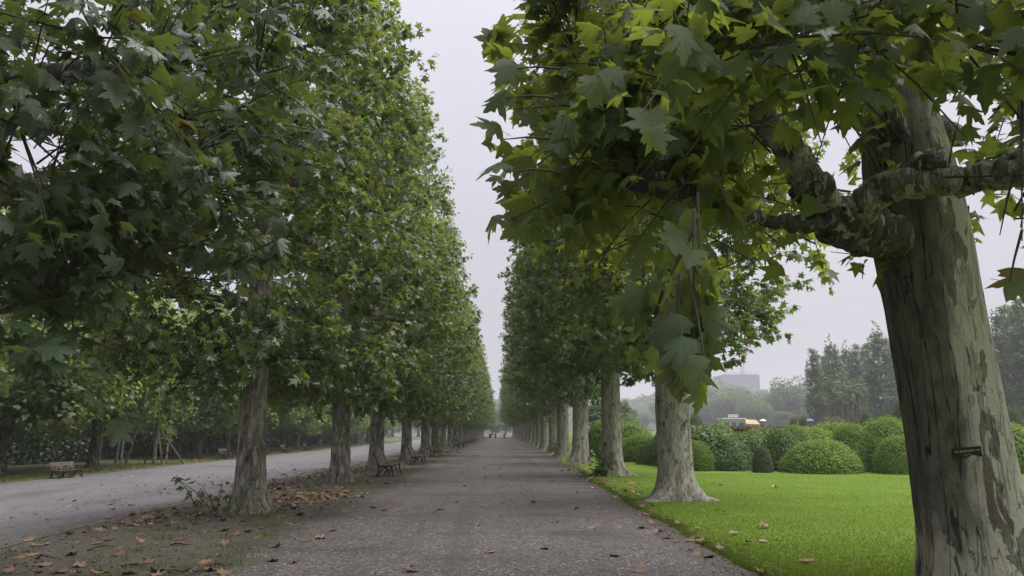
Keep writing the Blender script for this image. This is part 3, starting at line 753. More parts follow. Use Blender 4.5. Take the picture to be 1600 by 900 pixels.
# fists that carry the sprays over the path
for (px, py, Y, n, ax) in [(1010, 270, 5.2, 16, (-0.5, -0.2, 0.6)), (1075, 12, 5.2, 14, (-0.5, -0.3, 0.2)), (1180, 90, 5.6, 12, (-0.3, -0.7, 0.4)),
                           (1280, 340, 5.95, 5, (-0.6, -0.3, 0.0)), (900, 90, 5.4, 12, (-0.6, 0, 0.2)), (880, 250, 5.6, 10, (-0.7, 0.1, 0.0)),
                           (1120, 240, 5.2, 10, (-0.3, -0.5, -0.25)), (960, 180, 5.0, 9, (-0.4, -0.3, 0.2)), (1350, 60, 4.4, 10, (0, -0.4, 0.1)),
                           (1500, 70, 4.4, 10, (0.1, -0.4, 0.0)), (1590, 200, 4.5, 7, (0.2, -0.3, -0.1)), (1230, 60, 4.2, 10, (-0.2, -0.4, 0.1)),
                           (1060, 130, 4.3, 9, (-0.2, -0.4, 0.0)), (1180, 330, 5.6, 6, (-0.2, -0.3, -0.5)), (1000, 330, 5.2, 7, (-0.3, -0.2, -0.5)),
                           (1600, 40, 4.0, 8, (0.2, -0.2, 0))]:
    sh.append(fist_shoots(loc_(px, py, Y), n, g, ax))
# the spray that hangs low over the turf, and the loose leaves by the frame's edge
hang = [(1085, 330, 3.6, 1082, 555, 3.4), (1075, 420, 3.5, 1105, 560, 3.3), (1080, 400, 3.5, 1130, 530, 3.5), (1085, 360, 3.6, 1020, 470, 3.7), (1060, 430, 3.5, 1060, 560, 3.4), (1040, 440, 3.7, 1010, 530, 3.7), (1090, 300, 3.8, 1095, 480, 3.7)]
hp = np.array([loc_(a, b, c) for a, b, c, *_ in hang]); hq = np.array([loc_(*t[3:]) for t in hang])
hl = np.linalg.norm(hq - hp, axis=1); sh.append((hp, norm(hq - hp), hl))
P = np.concatenate([s[0] for s in sh]); D = np.concatenate([s[1] for s in sh]); L = np.concatenate([s[2] for s in sh])
n_hang = len(hang)
a1 = shoots_to_leaves(P[:-n_hang], D[:-n_hang], L[:-n_hang], 11, g, (0.11, 0.23), 0.12)
a2 = shoots_to_leaves(P[-n_hang:], D[-n_hang:], L[-n_hang:], 7, g, (0.12, 0.21), 0.11, 1.6, 0.9)
lone = [(1560, 350, 4.6), (1592, 338, 4.6), (1572, 440, 4.2), (1600, 420, 4.3), (800, 95, 4.3), (790, 140, 4.4), (792, 255, 4.3), (785, 205, 4.5)]
lp = np.array([loc_(*t) for t in lone]); ld = norm(g.normal(0, 0.5, lp.shape) + [-0.5, -0.2, -0.7]); ln = norm(g.normal(0, 0.3, lp.shape) + [0, -0.8, 0.5])
a3 = (lp, ld, ln, np.full(len(lp), 0.2))
LP, LD, LN, LS = [np.concatenate([x, y, z]) for x, y, z in zip(a1, a2, a3)]
def screen(LP, base): return project(LP + np.array(base))
sx, sy, dep = screen(LP, (NX, NY, 0))
front = dep < 6.3
clear_knob = front & (sx > 1150) & (sx < 1620) & (sy > 165) & (sy < 420)
clear_fist = (dep < 5.25) & (sx > 955) & (sx < 1095) & (sy > 215) & (sy < 318)
clear_trunk = front & (sx > 1340) & (sy > 300)
hang_off = (np.arange(len(sx)) >= len(a1[0])) & (np.arange(len(sx)) < len(LP) - 8) & ((sx > 1105) | (sy > 600))
low = (sy > 350) & (sx < 1330) & (np.arange(len(sx)) < len(a1[0])) & (dep < 9)
too_near = np.linalg.norm(LP + np.array([NX, NY, -EYE]), axis=1) < 2.6
left_over = (sx < 762 + 50 * g.uniform(0, 1, len(sx)) ** 3) & (sy > -40)
r_ = g.uniform(0, 1, len(sx))
keep = ~((clear_fist & (r_ < 0.88)) | (clear_knob & (r_ < np.where((sy < 230) & (sx > 1320), 0.74, 0.96))) | (clear_trunk & (r_ < 0.9) & (np.arange(len(sx)) < len(LP) - 8)) | (low & (r_ < np.where((sy > 420) | (sx < 840), 1.1, 0.75))) | too_near | left_over | hang_off)
n1, n2 = len(a1[0]), len(a2[0])
tx_, ty_, td_ = project(P + D * L[:, None] + np.array([NX, NY, 0]))
alive = ~((tx_ < 775) & (ty_ > -60) & (td_ > 0)) & np.concatenate([keep[:n1].reshape(-1, 11).sum(1) > 4, keep[n1:n1 + n2].reshape(-1, 7).sum(1) > 3])
P, D, L = P[alive], D[alive], L[alive]
LP, LD, LN, LS, dep, sx, sy = LP[keep], LD[keep], LN[keep], LS[keep], dep[keep], sx[keep], sy[keep]

def big_leaves(root, crown, LP, LD, LN, LS, dep, sx, sy, n, g, mat):
    """the n leaves that show largest become parts of their own; returns the mask of the rest"""
    inside = (sx > -30) & (sx < 1630) & (sy > -30) & (sy < 900) & (dep > 0.5)
    score = np.where(inside, LS / np.maximum(dep, 0.5), 0)
    idx = np.argsort(-score)[:n]
    meshes = [blade_coords(mesh_np('leaf', tv, tf, mat), tv) for tv, tf in LEAF_A]
    for i in idx:
        Y = norm(LD[i]); Z = norm(LN[i] - (LN[i] @ Y) * Y); X = np.cross(Y, Z)
        o = obj('leaf', meshes[int(g.integers(0, len(meshes)))], crown)
        mt = Matrix([[*(c)] for c in np.column_stack([X * LS[i], Y * LS[i], Z * LS[i]])]).to_4x4(); mt.translation = Vector(LP[i])
        o.matrix_local = mt
    rest = np.ones(len(LP), bool); rest[idx] = False
    return rest

def near_crown(root, LP, LD, LN, LS, dep, sx, sy, P, D, L, g, n=290, mat='plane_leaf_shaded'):
    cr = obj('crown', None, root) if False else None
    me = bpy.data.meshes.new('crown'); cr = obj('crown', me, root); cr['kind'] = 'stuff'
    rest = big_leaves(root, cr, LP, LD, LN, LS, dep, sx, sy, n, g, M[mat])
    vis = rest & (dep < 6.2) & (sx > -60) & (sx < 1660) & (sy > -60) & (dep > 0)
    oth = rest & ~vis
    Va, Fa, Ua = place(LEAF_A, LP[vis], LD[vis], LN[vis], LS[vis], g, True)
    Vb, Fb, Ub = place(LEAF_B, LP[oth], LD[oth], LN[oth], LS[oth], g, True)
    m2 = mesh_np('crown', np.vstack([Va, Vb]), np.vstack([Fa, Fb + len(Va)]), M[mat])
    blade_coords(m2, np.vstack([Ua, Ub])); cr.data = m2
    V, F = twigs(P, D, L, 0.009, 5)
    tw = obj('twigs', mesh_np('twigs', V, F, M['twig']), cr); tw['kind'] = 'stuff'
    return cr
lo = np.array([loc_(*((t[0] + 25, t[1] - 80) if t[0] > 1200 else (t[0] + 75, t[1] + 12)), t[2] + 0.05) for t in lone])
P = np.vstack([P, lo]); D = np.vstack([D, norm(lp - lo)]); L = np.concatenate([L, np.linalg.norm(lp - lo, axis=1)])
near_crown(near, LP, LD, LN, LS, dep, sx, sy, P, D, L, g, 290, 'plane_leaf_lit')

# ------------------------------------------------------------------ the near plane tree on the bench side (its stem stands outside the frame)
MX, MY = -5.6, 7.0
near2 = empty('plane_tree', (MX, MY, 0), 0, 'dark leafy plane tree overhanging the dirt verge, stem out of view', 'tree', 'plane trees on the bench side of the path')
g = np.random.default_rng(21)
obj('trunk', trunk_mesh('trunk', TP, M['bark'], 0.35, 5, 9), near2)
def loc2(px, py, Y): return at(px, py, Y) - np.array([MX, MY, 0])
for i, (pts, rad) in enumerate([
        ([loc2(-150, 500, 7), loc2(-40, 480, 6.5), loc2(60, 448, 6.0), loc2(110, 440, 5.6)], [0.16, 0.12, 0.10, 0.11]),
        ([loc2(-150, 420, 7), loc2(0, 300, 6.6), loc2(130, 330, 6.2)], [0.15, 0.10, 0.10]),
        ([loc2(-150, 200, 7), loc2(60, 120, 6.6), loc2(230, 120, 6.2)], [0.15, 0.10, 0.10]),
        ([loc2(-150, 0, 7), loc2(60, -40, 6.8), loc2(330, -60, 6.6)], [0.15, 0.10, 0.10])]):
    obj('limb', limb_mesh('limb', pts, rad, M['bark_dark'], 70 + i, 12, 14), near2)
def prof_near2(z): return np.interp(z, [2.4, 3.0, 4.5, 8, 13, 16.5, 18], [1.5, 3.6, 4.3, 4.1, 2.9, 1.9, 0.6])
P, D, L = crown_shoots(prof_near2, 2.9, 16.5, 170, 11, g, (0.6, 1.2), 0.5, 0.3)
sh = [(P, D, L)]
for (px, py, Y, n, ax) in [(110, 440, 5.6, 9, (0.4, -0.3, -0.3)), (130, 330, 6.2, 12, (0.5, -0.2, 0)), (230, 120, 6.2, 12, (0.5, -0.2, 0.2)), (330, 200, 6.4, 10, (0.6, 0, 0.4)),
                           (330, 300, 6.4, 9, (0.6, -0.1, 0.3)), (60, 380, 5.2, 9, (0.3, -0.4, -0.1)), (30, 200, 5.0, 10, (0.3, -0.4, 0)), (150, 60, 5.0, 10, (0.4, -0.3, 0)),
                           (90, 490, 5.2, 4, (0.2, -0.2, -0.9)), (400, 120, 6.5, 7, (0.6, 0, 0.6))]:
    sh.append(fist_shoots(loc2(px, py, Y), n, g, ax))
P = np.concatenate([s[0] for s in sh]); D = np.concatenate([s[1] for s in sh]); L = np.concatenate([s[2] for s in sh])
LP, LD, LN, LS = shoots_to_leaves(P, D, L, 12, g, (0.10, 0.19), 0.12)
sx, sy, dep = screen(LP, (MX, MY, 0))
low = ((sy > 430) & (sx > 190)) | (sy > 565) | ((sy > 500) & (sx > 130)) | ((sx > 560) & (sy > -50))
low |= (sx > 440) & (sy > 250)
gap = (sx > 10) & (sx < 100) & (sy > 205) & (sy < 262)
tooc = np.linalg.norm(LP + np.array([MX, MY, -EYE]), axis=1) < 4.0
keep = ~((low & (g.uniform(0, 1, len(sx)) < 0.93) & (dep > 0)) | gap | tooc)
tx_, ty_, td_ = project(P + D * L[:, None] + np.array([MX, MY, 0]))
alive = (keep.reshape(-1, 12).sum(1) > 4) & ~((ty_ > 545) & (td_ > 0))
P, D, L = P[alive], D[alive], L[alive]
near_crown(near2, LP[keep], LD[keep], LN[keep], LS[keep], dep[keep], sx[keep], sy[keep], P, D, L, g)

# name plate on the near trunk
pl = at(1511, 707, 6.32)
plate = empty('name_plate', tuple(pl), 0, 'small black name plate with white lettering on the huge trunk', 'sign')
plate.rotation_euler = (R(12), R(-6), R(-14))
pm = MB().box((0, 0, 0), (0.215, 0.012, 0.085)); b = obj('board', pm.mesh('board', M['black_plate']), plate)
def text(body, size, loc, mat, parent, name='lettering'):
    cu = bpy.data.curves.new(name, 'FONT'); cu.body = body; cu.size = size; cu.align_x = 'CENTER'; cu.align_y = 'CENTER'; cu.extrude = 0.0006
    o = bpy.data.objects.new(name, cu); COL.objects.link(o); o.parent = parent
    me = bpy.data.meshes.new_from_object(o.evaluated_get(bpy.context.evaluated_depsgraph_get()))
    bpy.data.objects.remove(o); me.materials.clear(); me.materials.append(mat)
    o = obj(name, me, parent, loc); o.rotation_euler = (R(90), 0, 0); return o
text('モミジバスズカケノキ', 0.0195, (0, -0.0075, 0.013), M['white_print'], plate)
text('スズカケノキ科', 0.009, (-0.005, -0.0075, -0.012), M['grey_print'], plate)
text('Platanus × acerifolia', 0.009, (0.01, -0.0075, -0.024), M['grey_print'], plate)
obj('bracket', MB().box((0, 0.05, -0.01), (0.03, 0.09, 0.02)).mesh('bracket', M['black_plate']), plate)

# ------------------------------------------------------------------ suckers at the feet of some stems
def suckers(parent, base, n, g, h=(0.4, 1.0), lean=(0, 0), size=(0.14, 0.22), nleaf=6, leafparts=True, bunch=0.12):
    P0 = np.repeat(np.array(base, float)[None], n, 0) + g.normal(0, bunch, (n, 3)) * [1, 1, 0.1]
    D = norm(np.column_stack([g.normal(lean[0], 0.35, n), g.normal(lean[1], 0.35, n), np.ones(n) * 0.9])); L = g.uniform(h[0], h[1], n)
    V, F = twigs(P0, D, L, 0.012, 5); st = obj('sucker', mesh_np('sucker', V, F, M['twig']), parent)
    LP, LD, LN, LS = shoots_to_leaves(P0, D, L, nleaf, g, size, 0.10)
    if leafparts:
        meshes = [mesh_np('leaf', tv, tf, M['plane_leaf']) for tv, tf in LEAF_B]
        for i in range(len(LP)):
            Y = norm(LD[i]); Z = norm(LN[i] - (LN[i] @ Y) * Y); X = np.cross(Y, Z)
            o = obj('leaf', meshes[i % 3], st)
            mt = Matrix([[*c] for c in np.column_stack([X * LS[i], Y * LS[i], Z * LS[i]])]).to_4x4(); mt.translation = Vector(LP[i]); o.matrix_local = mt
    else:
        V, F = place(LEAF_B, LP, LD, LN, LS, g); o = obj('foliage', mesh_np('foliage', V, F, M['plane_leaf']), st); o['kind'] = 'stuff'
g = np.random.default_rng(33)
def tree_at(x, d):
    for o in list(COL.objects):
        if o.type == 'EMPTY' and o.parent is None and o.name.startswith('plane_tree') and abs(o.location.x - x) < 0.5 and abs(o.location.y - d) < 0.5: return o
def inv(t, v):
    return np.array((t.matrix_basis.inverted() @ Vector(v)))
t = tree_at(LEFT_X, left_d[0])
suckers(t, inv(t, (LEFT_X - 0.55, left_d[0] - 0.35, 0.05)), 3, g, (0.35, 0.9), (0, 0), nleaf=4)
suckers(t, inv(t, (LEFT_X - 0.6, left_d[0] - 0.3, 0.15)), 2, g, (0.7, 1.0), tuple((inv(t, (LEFT_X - 1.6, left_d[0] - 0.3, 0)) - inv(t, (LEFT_X - 0.6, left_d[0] - 0.3, 0)))[:2]))
t = tree_at(RIGHT_X, right_d[1])
suckers(t, inv(t, (RIGHT_X - 0.55, right_d[1] - 0.45, 0.05)), 16, g, (0.5, 1.3), (0, 0), nleaf=7, bunch=0.22)
t = tree_at(RIGHT_X, right_d[4])
suckers(t, inv(t, (RIGHT_X + 0.3, right_d[4] - 0.5, 0.05)), 14, g, (0.6, 1.8), (0, 0), nleaf=7, leafparts=False, bunch=0.25)
t = tree_at(RIGHT_X, right_d[2])
suckers(t, inv(t, (RIGHT_X + 0.4, right_d[2] - 0.3, 0.05)), 5, g, (0.5, 0.9), (0, 0), nleaf=6, leafparts=False)
# ivy up one stem
t = tree_at(LEFT_X, left_d[5])
n = 900; th = g.uniform(0, 6.28, n); z = g.uniform(0, 1, n) ** 1.3 * 4.2; rr = 0.42 + 0.2 * np.exp(-z / 0.5) + g.uniform(0, 0.16, n)
Pn = np.column_stack([rr * np.cos(th), rr * np.sin(th), z]); Nn = norm(np.column_stack([np.cos(th), np.sin(th), np.full(n, 0.3)]) + g.normal(0, 0.3, (n, 3)))
V, F = place(LEAF_C, Pn, norm(g.normal(0, 0.4, (n, 3)) + [0, 0, -1]), Nn, g.uniform(0.10, 0.17, n), g)
iv = obj('ivy', mesh_np('ivy', V, F, M['camellia_leaf']), t); iv['kind'] = 'stuff'

# ------------------------------------------------------------------ generic broadleaf trees of the woods
def wood_tree(name, rx, rz, zc, n, seed, size, mat, tmpl=LEAF_C, trunk_r=0.22, lumps=26, bark='bark_dark', low=0.0, squash=1.0):
    """crown of leaf-covered lumps round an ellipsoid (radius rx, half height rz, centre zc)"""
    g = np.random.default_rng(seed); root = empty(name)
    obj('trunk', trunk_mesh('trunk', [(-0.3, trunk_r * 1.2), (1.5, trunk_r), (zc, trunk_r * 0.6), (zc + rz * 0.8, 0.03)], M[bark], trunk_r * 0.8, 5, seed, 14, 16), root)
    for i in range(5):
        a = g.uniform(0, 6.28); d = np.array([math.cos(a), math.sin(a), 0]); z = zc - rz * 0.7 + i * rz * 0.25
        obj('limb', limb_mesh('limb', [d * 0.05 + [0, 0, z], d * rx * 0.4 + [0, 0, z + rz * 0.15], d * rx * 0.75 + [0, 0, z + rz * 0.35]], [trunk_r * 0.5, trunk_r * 0.3, trunk_r * 0.12], M[bark], seed + i, 6, 6), root)
    u = norm(g.normal(0, 1, (lumps, 3))); C = u * np.array([rx, rx, rz]) * g.uniform(0.45, 0.85, (lumps, 1)) + [0, 0, zc]
    lr = g.uniform(0.28, 0.5, lumps) * rx * np.array(1.0)
    k = g.integers(0, lumps, n); v = norm(g.normal(0, 1, (n, 3))); 
    P = C[k] + v * (lr[k] * g.uniform(0.55, 1.08, n) ** 0.5)[:, None] * [1, 1, 0.75]
    N = norm(v * 0.6 + [0, 0, 0.7] + g.normal(0, 0.4, (n, 3))); Dd = norm(v * 0.5 + [0, 0, -0.4] + g.normal(0, 0.6, (n, 3)))
    V, F = place(tmpl, P, Dd, N, g.uniform(size[0], size[1], n), g)
    cr = obj('crown', mesh_np('crown', V, F, M[mat]), root); cr['kind'] = 'stuff'
    return root

def proto_unused(root):
    def rm(o):
        for c in list(o.children): rm(c)
        bpy.data.objects.remove(o)
    if root.name not in used: rm(root)

# the wood across the road
wood = [wood_tree('wood_tree', 5.0, 5.2, 6.9, 17000, 500 + i, (0.24, 0.38), 'wood_leaf', trunk_r=0.3, lumps=54) for i in range(3)]
wood2 = [wood_tree('wood_tree', 5.0, 7.0, 9.5, 7000, 520 + i, (0.3, 0.5), 'wood_leaf', trunk_r=0.28, lumps=30) for i in range(2)]
row = [30, 38, 46.3, 62, 70, 78, 86.5, 95, 104, 113, 122, 132, 143, 155]
for i, d in enumerate(row):
    x = -24.5 + rng.uniform(-0.5, 0.5)
    lab = ['round-crowned tree by the brown bench, behind its near end', 'leaning-stem tree at the edge of the wood beyond the road', 'thick-stemmed tree with leafy suckers behind the brown bench'][i] if i < 3 else \
        'round-crowned tree, %s in the row beyond the grey road' % ORD[i]
    if i == 0: lab = 'round-crowned tree at the frame edge beyond the grey road'
    put(wood[i % 3], (x, d, zf(x, d)), rng.uniform(0, 6.28), (rng.uniform(0.92, 1.08),) * 2 + (rng.uniform(0.92, 1.05),), lab, 'tree', 'trees in the row beyond the road')
k = 0
for d in np.arange(28, 175, 9.5):
    x = -33 + rng.uniform(-1.5, 1.5)
    k += 1
    put(wood2[k % 2], (x, d + rng.uniform(-2, 2), zf(x, d)), rng.uniform(0, 6.28), rng.uniform(0.9, 1.15),
        'dark tree deep in the wood behind the row beyond the road', 'tree', 'dark trees deep in the wood')
# thin stems in the shade
for i, (px, d, h, lean) in enumerate([(180, 50, 5, 0.02), (207, 52, 4, 0.0), (214, 53, 5.5, 0.0), (221, 52, 4.2, 0.25), (282, 58, 5, 0.02), (300, 64, 5, 0.0), (352, 70, 5, 0.0), (395, 80, 5, 0.02), (425, 84, 5, 0)]):
    x = at(px, 700, d)[0]; x = x - 1.0
    pts = [(0, 0, -0.2), (lean * h * 0.5, 0.1, h * 0.5), (lean * h, 0, h)]
    t = empty('sapling', (x, d, zf(x, d)), 0, 'thin bare-stemmed sapling in the shade of the wood', 'sapling', 'saplings in the shade of the wood')
    obj('stem', limb_mesh('stem', pts, [0.09, 0.07, 0.04], M['bark'], 800 + i, 8, 8), t)
    gg = np.random.default_rng(900 + i); nn = 400
    Pn = np.array([lean * h, 0, h + 0.6]) + gg.normal(0, 1, (nn, 3)) * [0.8, 0.8, 0.6]
    V, F = place(LEAF_C, Pn, norm(gg.normal(0, 0.6, (nn, 3)) + [0, 0, -0.4]), norm(gg.normal(0, 0.5, (nn, 3)) + [0, 0, 1]), gg.uniform(0.14, 0.24, nn), gg)
    c = obj('crown', mesh_np('crown', V, F, M['wood_leaf']), t); c['kind'] = 'stuff'
# the staked young tree
sx_ = -22.6; sd_ = 51.0
t = empty('staked_tree', (sx_, sd_, zf(sx_, sd_)), 0, 'young tree propped by slanting wooden poles beyond the road', 'tree')
obj('trunk', limb_mesh('trunk', [(0, 0, -0.2), (0.02, 0, 2), (0.0, 0.05, 4.6)], [0.12, 0.10, 0.05], M['bark'], 3, 10, 10), t)
for (bx, by, tz) in [(0.95, -0.9, 3.0), (1.9, 0.4, 2.7), (-0.9, 0.6, 2.8)]:
    obj('support_pole', MB().tube([(bx, by, -0.15), (-0.05 * bx, -0.05 * by, tz)], [0.055, 0.045], 8).mesh('support_pole', M['pole'], True), t)
obj('tie_rail', MB().tube([(0.5, -0.45, 1.65), (1.0, 0.2, 1.55)], 0.03, 6).mesh('tie_rail', M['pole']), t)
gg = np.random.default_rng(77); nn = 2200
Cc = gg.normal(0, 1, (26, 3)) * [1.0, 1.0, 1.2] + [0.3, 0, 4.4]
Pn = Cc[gg.integers(0, 26, nn)] + gg.normal(0, 0.28, (nn, 3))
V, F = place(LEAF_B, Pn, norm(gg.normal(0, 0.6, (nn, 3)) + [0, 0, -0.4]), norm(gg.normal(0, 0.5, (nn, 3)) + [0, 0, 1]), gg.uniform(0.14, 0.24, nn), gg)
c = obj('crown', mesh_np('crown', V, F, M['wood_leaf']), t); c['kind'] = 'stuff'

def leaf_mass(name, P, N, size, g, mat, tmpl=LEAF_C):
    n = len(P)
    V, F = place(tmpl, P, norm(g.normal(0, 0.6, (n, 3)) + [0, 0, -0.35]), N, g.uniform(size[0], size[1], n), g)
    o = obj(name, mesh_np(name, V, F, M[mat])); o['kind'] = 'stuff'; return o
g = np.random.default_rng(44)
n = 34000
y = 20 + g.uniform(0, 1, n) ** 1.4 * 170; x = -29.5 - np.abs(g.normal(0, 2.2, n)) + 1.0 * np.sin(y * 0.5) ; z = g.uniform(0, 1, n) ** 1.2 * (2.6 + 0.9 * np.sin(y * 0.9) + 0.5 * np.sin(y * 2.3))
P = np.column_stack([x, y, zf(x, y) + z])
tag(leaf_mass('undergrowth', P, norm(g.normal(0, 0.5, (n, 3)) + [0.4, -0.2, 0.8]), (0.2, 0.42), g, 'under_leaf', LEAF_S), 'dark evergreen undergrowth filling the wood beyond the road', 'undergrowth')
# the wood's own ground rises into a dark bank that closes the view
V = []; ysb = np.arange(10, 260, 3.0)
for yb in ysb: V += [(-36 + math.sin(yb) * 0.5, yb, -0.8), (-38 + math.sin(yb * 1.7) * 0.6, yb, 1.6 + 0.4 * math.sin(yb * 0.7)), (-42, yb, 3.2 + 0.5 * math.sin(yb * 1.1)), (-60, yb, 3.5)]
nb = len(ysb); Fb = [(i * 4 + j, i * 4 + j + 1, i * 4 + j + 5, i * 4 + j + 4) for i in range(nb - 1) for j in range(3)]
bank = obj('bank', mesh_np('bank', np.array(V), np.array(Fb), M['core'], True)); bank['kind'] = 'structure'
n = 16000
y = 20 + g.uniform(0, 1, n) * 230; t_ = g.uniform(0, 1, n); x = -36 - t_ * 8; z = t_ * 5 + g.uniform(-0.4, 1.5, n)
tag(leaf_mass('undergrowth', np.column_stack([x, y, z]), norm(g.normal(0, 0.5, (n, 3)) + [0.5, -0.2, 0.7]), (0.35, 0.75), g, 'under_leaf', LEAF_S), 'dark thicket on the bank at the back of the wood', 'undergrowth')

# ------------------------------------------------------------------ benches
def bench(arm, slat):
    root = empty('bench')
    def bar(mb, pts, w=0.045, th=0.04, y=0):
        P = spline(np.array([(p[0], 0, p[1]) for p in pts]), max(6, 4 * len(pts)))
        T = np.gradient(P, axis=0); T /= np.linalg.norm(T, axis=1)[:, None]
        Nn = np.column_stack([-T[:, 2], T[:, 0] * 0, T[:, 0]])
        V = []
        for p, nn in zip(P, Nn):
            for sy, sn in ((-1, -1), (1, -1), (1, 1), (-1, 1)): V.append(p + nn * sn * th / 2 + np.array([0, sy * w / 2 + y, 0]))
        m = len(P); F = [(i * 4 + j, i * 4 + (j + 1) % 4, i * 4 + 4 + (j + 1) % 4, i * 4 + 4 + j) for i in range(m - 1) for j in range(4)]
        F += [(3, 2, 1, 0), (4 * m - 4, 4 * m - 3, 4 * m - 2, 4 * m - 1)]
        mb.add(V, F)
    fm = MB()
    bar(fm, [(-0.24, 0.40), (-0.30, 0.55), (-0.36, 0.70), (-0.46, 0.86)], th=0.055)                # back post
    bar(fm, [(-0.24, 0.40), (-0.24, 0.25), (-0.29, 0.10), (-0.34, 0.0)], th=0.05)                 # rear leg
    bar(fm, [(-0.25, 0.385), (0.0, 0.375), (0.17, 0.40), (0.24, 0.38), (0.245, 0.25), (0.29, 0.10), (0.32, 0.0)], th=0.05)   # seat rail and front leg
    bar(fm, [(-0.22, 0.10), (-0.12, 0.27), (0.0, 0.33), (0.10, 0.27), (0.19, 0.06), (0.20, 0.0)], th=0.035)    # arch
    bar(fm, [(-0.20, 0.0), (-0.19, 0.06), (-0.22, 0.12)], th=0.035)
    if arm:
        bar(fm, [(-0.31, 0.58), (-0.1, 0.64), (0.12, 0.62), (0.22, 0.56), (0.18, 0.50), (0.13, 0.54)], th=0.035)
        bar(fm, [(0.20, 0.57), (0.17, 0.48), (0.20, 0.39)], th=0.03)
        bar(fm, [(-0.25, 0.45), (-0.1, 0.60), (0.0, 0.52), (-0.08, 0.45)], th=0.025)
    fme = fm.mesh('frame', M['iron'])
    for yy in ((-0.85, 0.85) if not arm else (-0.85, 0, 0.85)): obj('frame', fme, root, (0, yy, 0))
    sl = MB().box((0, 0, 0), (0.075, 1.86, 0.03)).mesh('seat_slat', slat)
    for i in range(5):
        o = obj('seat_slat', sl, root, (-0.19 + i * 0.094, 0, 0.418 + (0.012 if i == 4 else 0)))
    bl = MB().box((0, 0, 0), (0.028, 1.86, 0.085)).mesh('back_slat', slat)
    for i in range(4):
        tt = i / 3; o = obj('back_slat', bl, root, (-0.272 - 0.135 * tt, 0, 0.52 + 0.30 * tt)); o.rotation_euler = (0, -R(22), 0)
    return root
bA = bench(False, M['slat']); bB = bench(True, M['slat_brown'])
bd = [29.3, 39.5, 50.5, 74, 83, 92, 101, 111, 121, 131]
for i, d in enumerate(bd):
    put(bA, (-4.15, d, 0.0), rng.uniform(-0.05, 0.05), 1.0, 'black iron bench with dark slats, %s along the gravel path' % ORD[i], 'bench', 'iron benches facing the gravel path')
lab = ['brown slatted bench with iron arms standing alone beyond the road', 'brown bench half hidden behind the thick mottled trunk', 'brown bench just past the thick mottled trunk, beyond the road',
       'brown bench beyond the road, third past the staked tree', 'brown bench beyond the road beside the dark knotty stem']
for i, (px, d) in enumerate([(120, 36), (361, 60.4), (418, 70), (452, 77), (485, 86)]):
    x = at(px, 690, d)[0]
    put(bB, (x - 0.3, d, zf(x, d) + 0.004), rng.uniform(-0.05, 0.05) - 0.22 * (i == 0), 0.82 if i == 0 else 0.9, lab[i], 'bench', 'brown benches beyond the road')

# bollards and the small white notice boards
def bollard():
    root = empty('bollard')
    obj('post', MB().tube([(0, 0, -0.1), (0, 0, 0.75)], [0.2, 0.19], 14).mesh('post', plain('bollard_dark', (0.03, 0.032, 0.034), 0.6), True), root)
    obj('cap', MB().tube([(0, 0, 0.75), (0, 0, 0.80), (0, 0, 0.92)], [0.21, 0.21, 0.08], 14).mesh('cap', plain('bollard_cap', (0.04, 0.042, 0.044), 0.6), True), root)
    return root
bo = bollard()
for i, (px, w) in enumerate([(766, 1.5), (774, 0.9), (788, 1.0)]):
    x = at(px, 684, 196)[0]; put(bo, (x, 196, 0.0), 0, (1.2 * w, 1.2 * w, 1.2), ['stout dark bollard at the end of the path', 'slim dark bollard between the two others at the path end', 'dark bollard standing apart near the lawn-side trees'][i], 'bollard', 'bollards across the end of the path')
sg = empty('notice_board', (at(687.5, 680, 66)[0], 66, zf(at(687.5, 680, 66)[0], 66)), 0.15, 'small white notice board on a post between the bench-side trees', 'sign')
obj('panel', MB().box((0, 0, 1.55), (0.22, 0.03, 0.75)).mesh('panel', plain('white_panel', (0.8, 0.8, 0.8), 0.5, var=0.04)), sg)
obj('post', MB().tube([(0, 0.04, -0.1), (0, 0.04, 1.9)], 0.03, 8).mesh('post', plain('grey_post', (0.3, 0.3, 0.3), 0.6)), sg)
obj('foot', MB().box((0, 0.02, 0.12), (0.22, 0.2, 0.24)).mesh('foot', plain('white_foot', (0.7, 0.7, 0.68), 0.5, var=0.05)), sg)

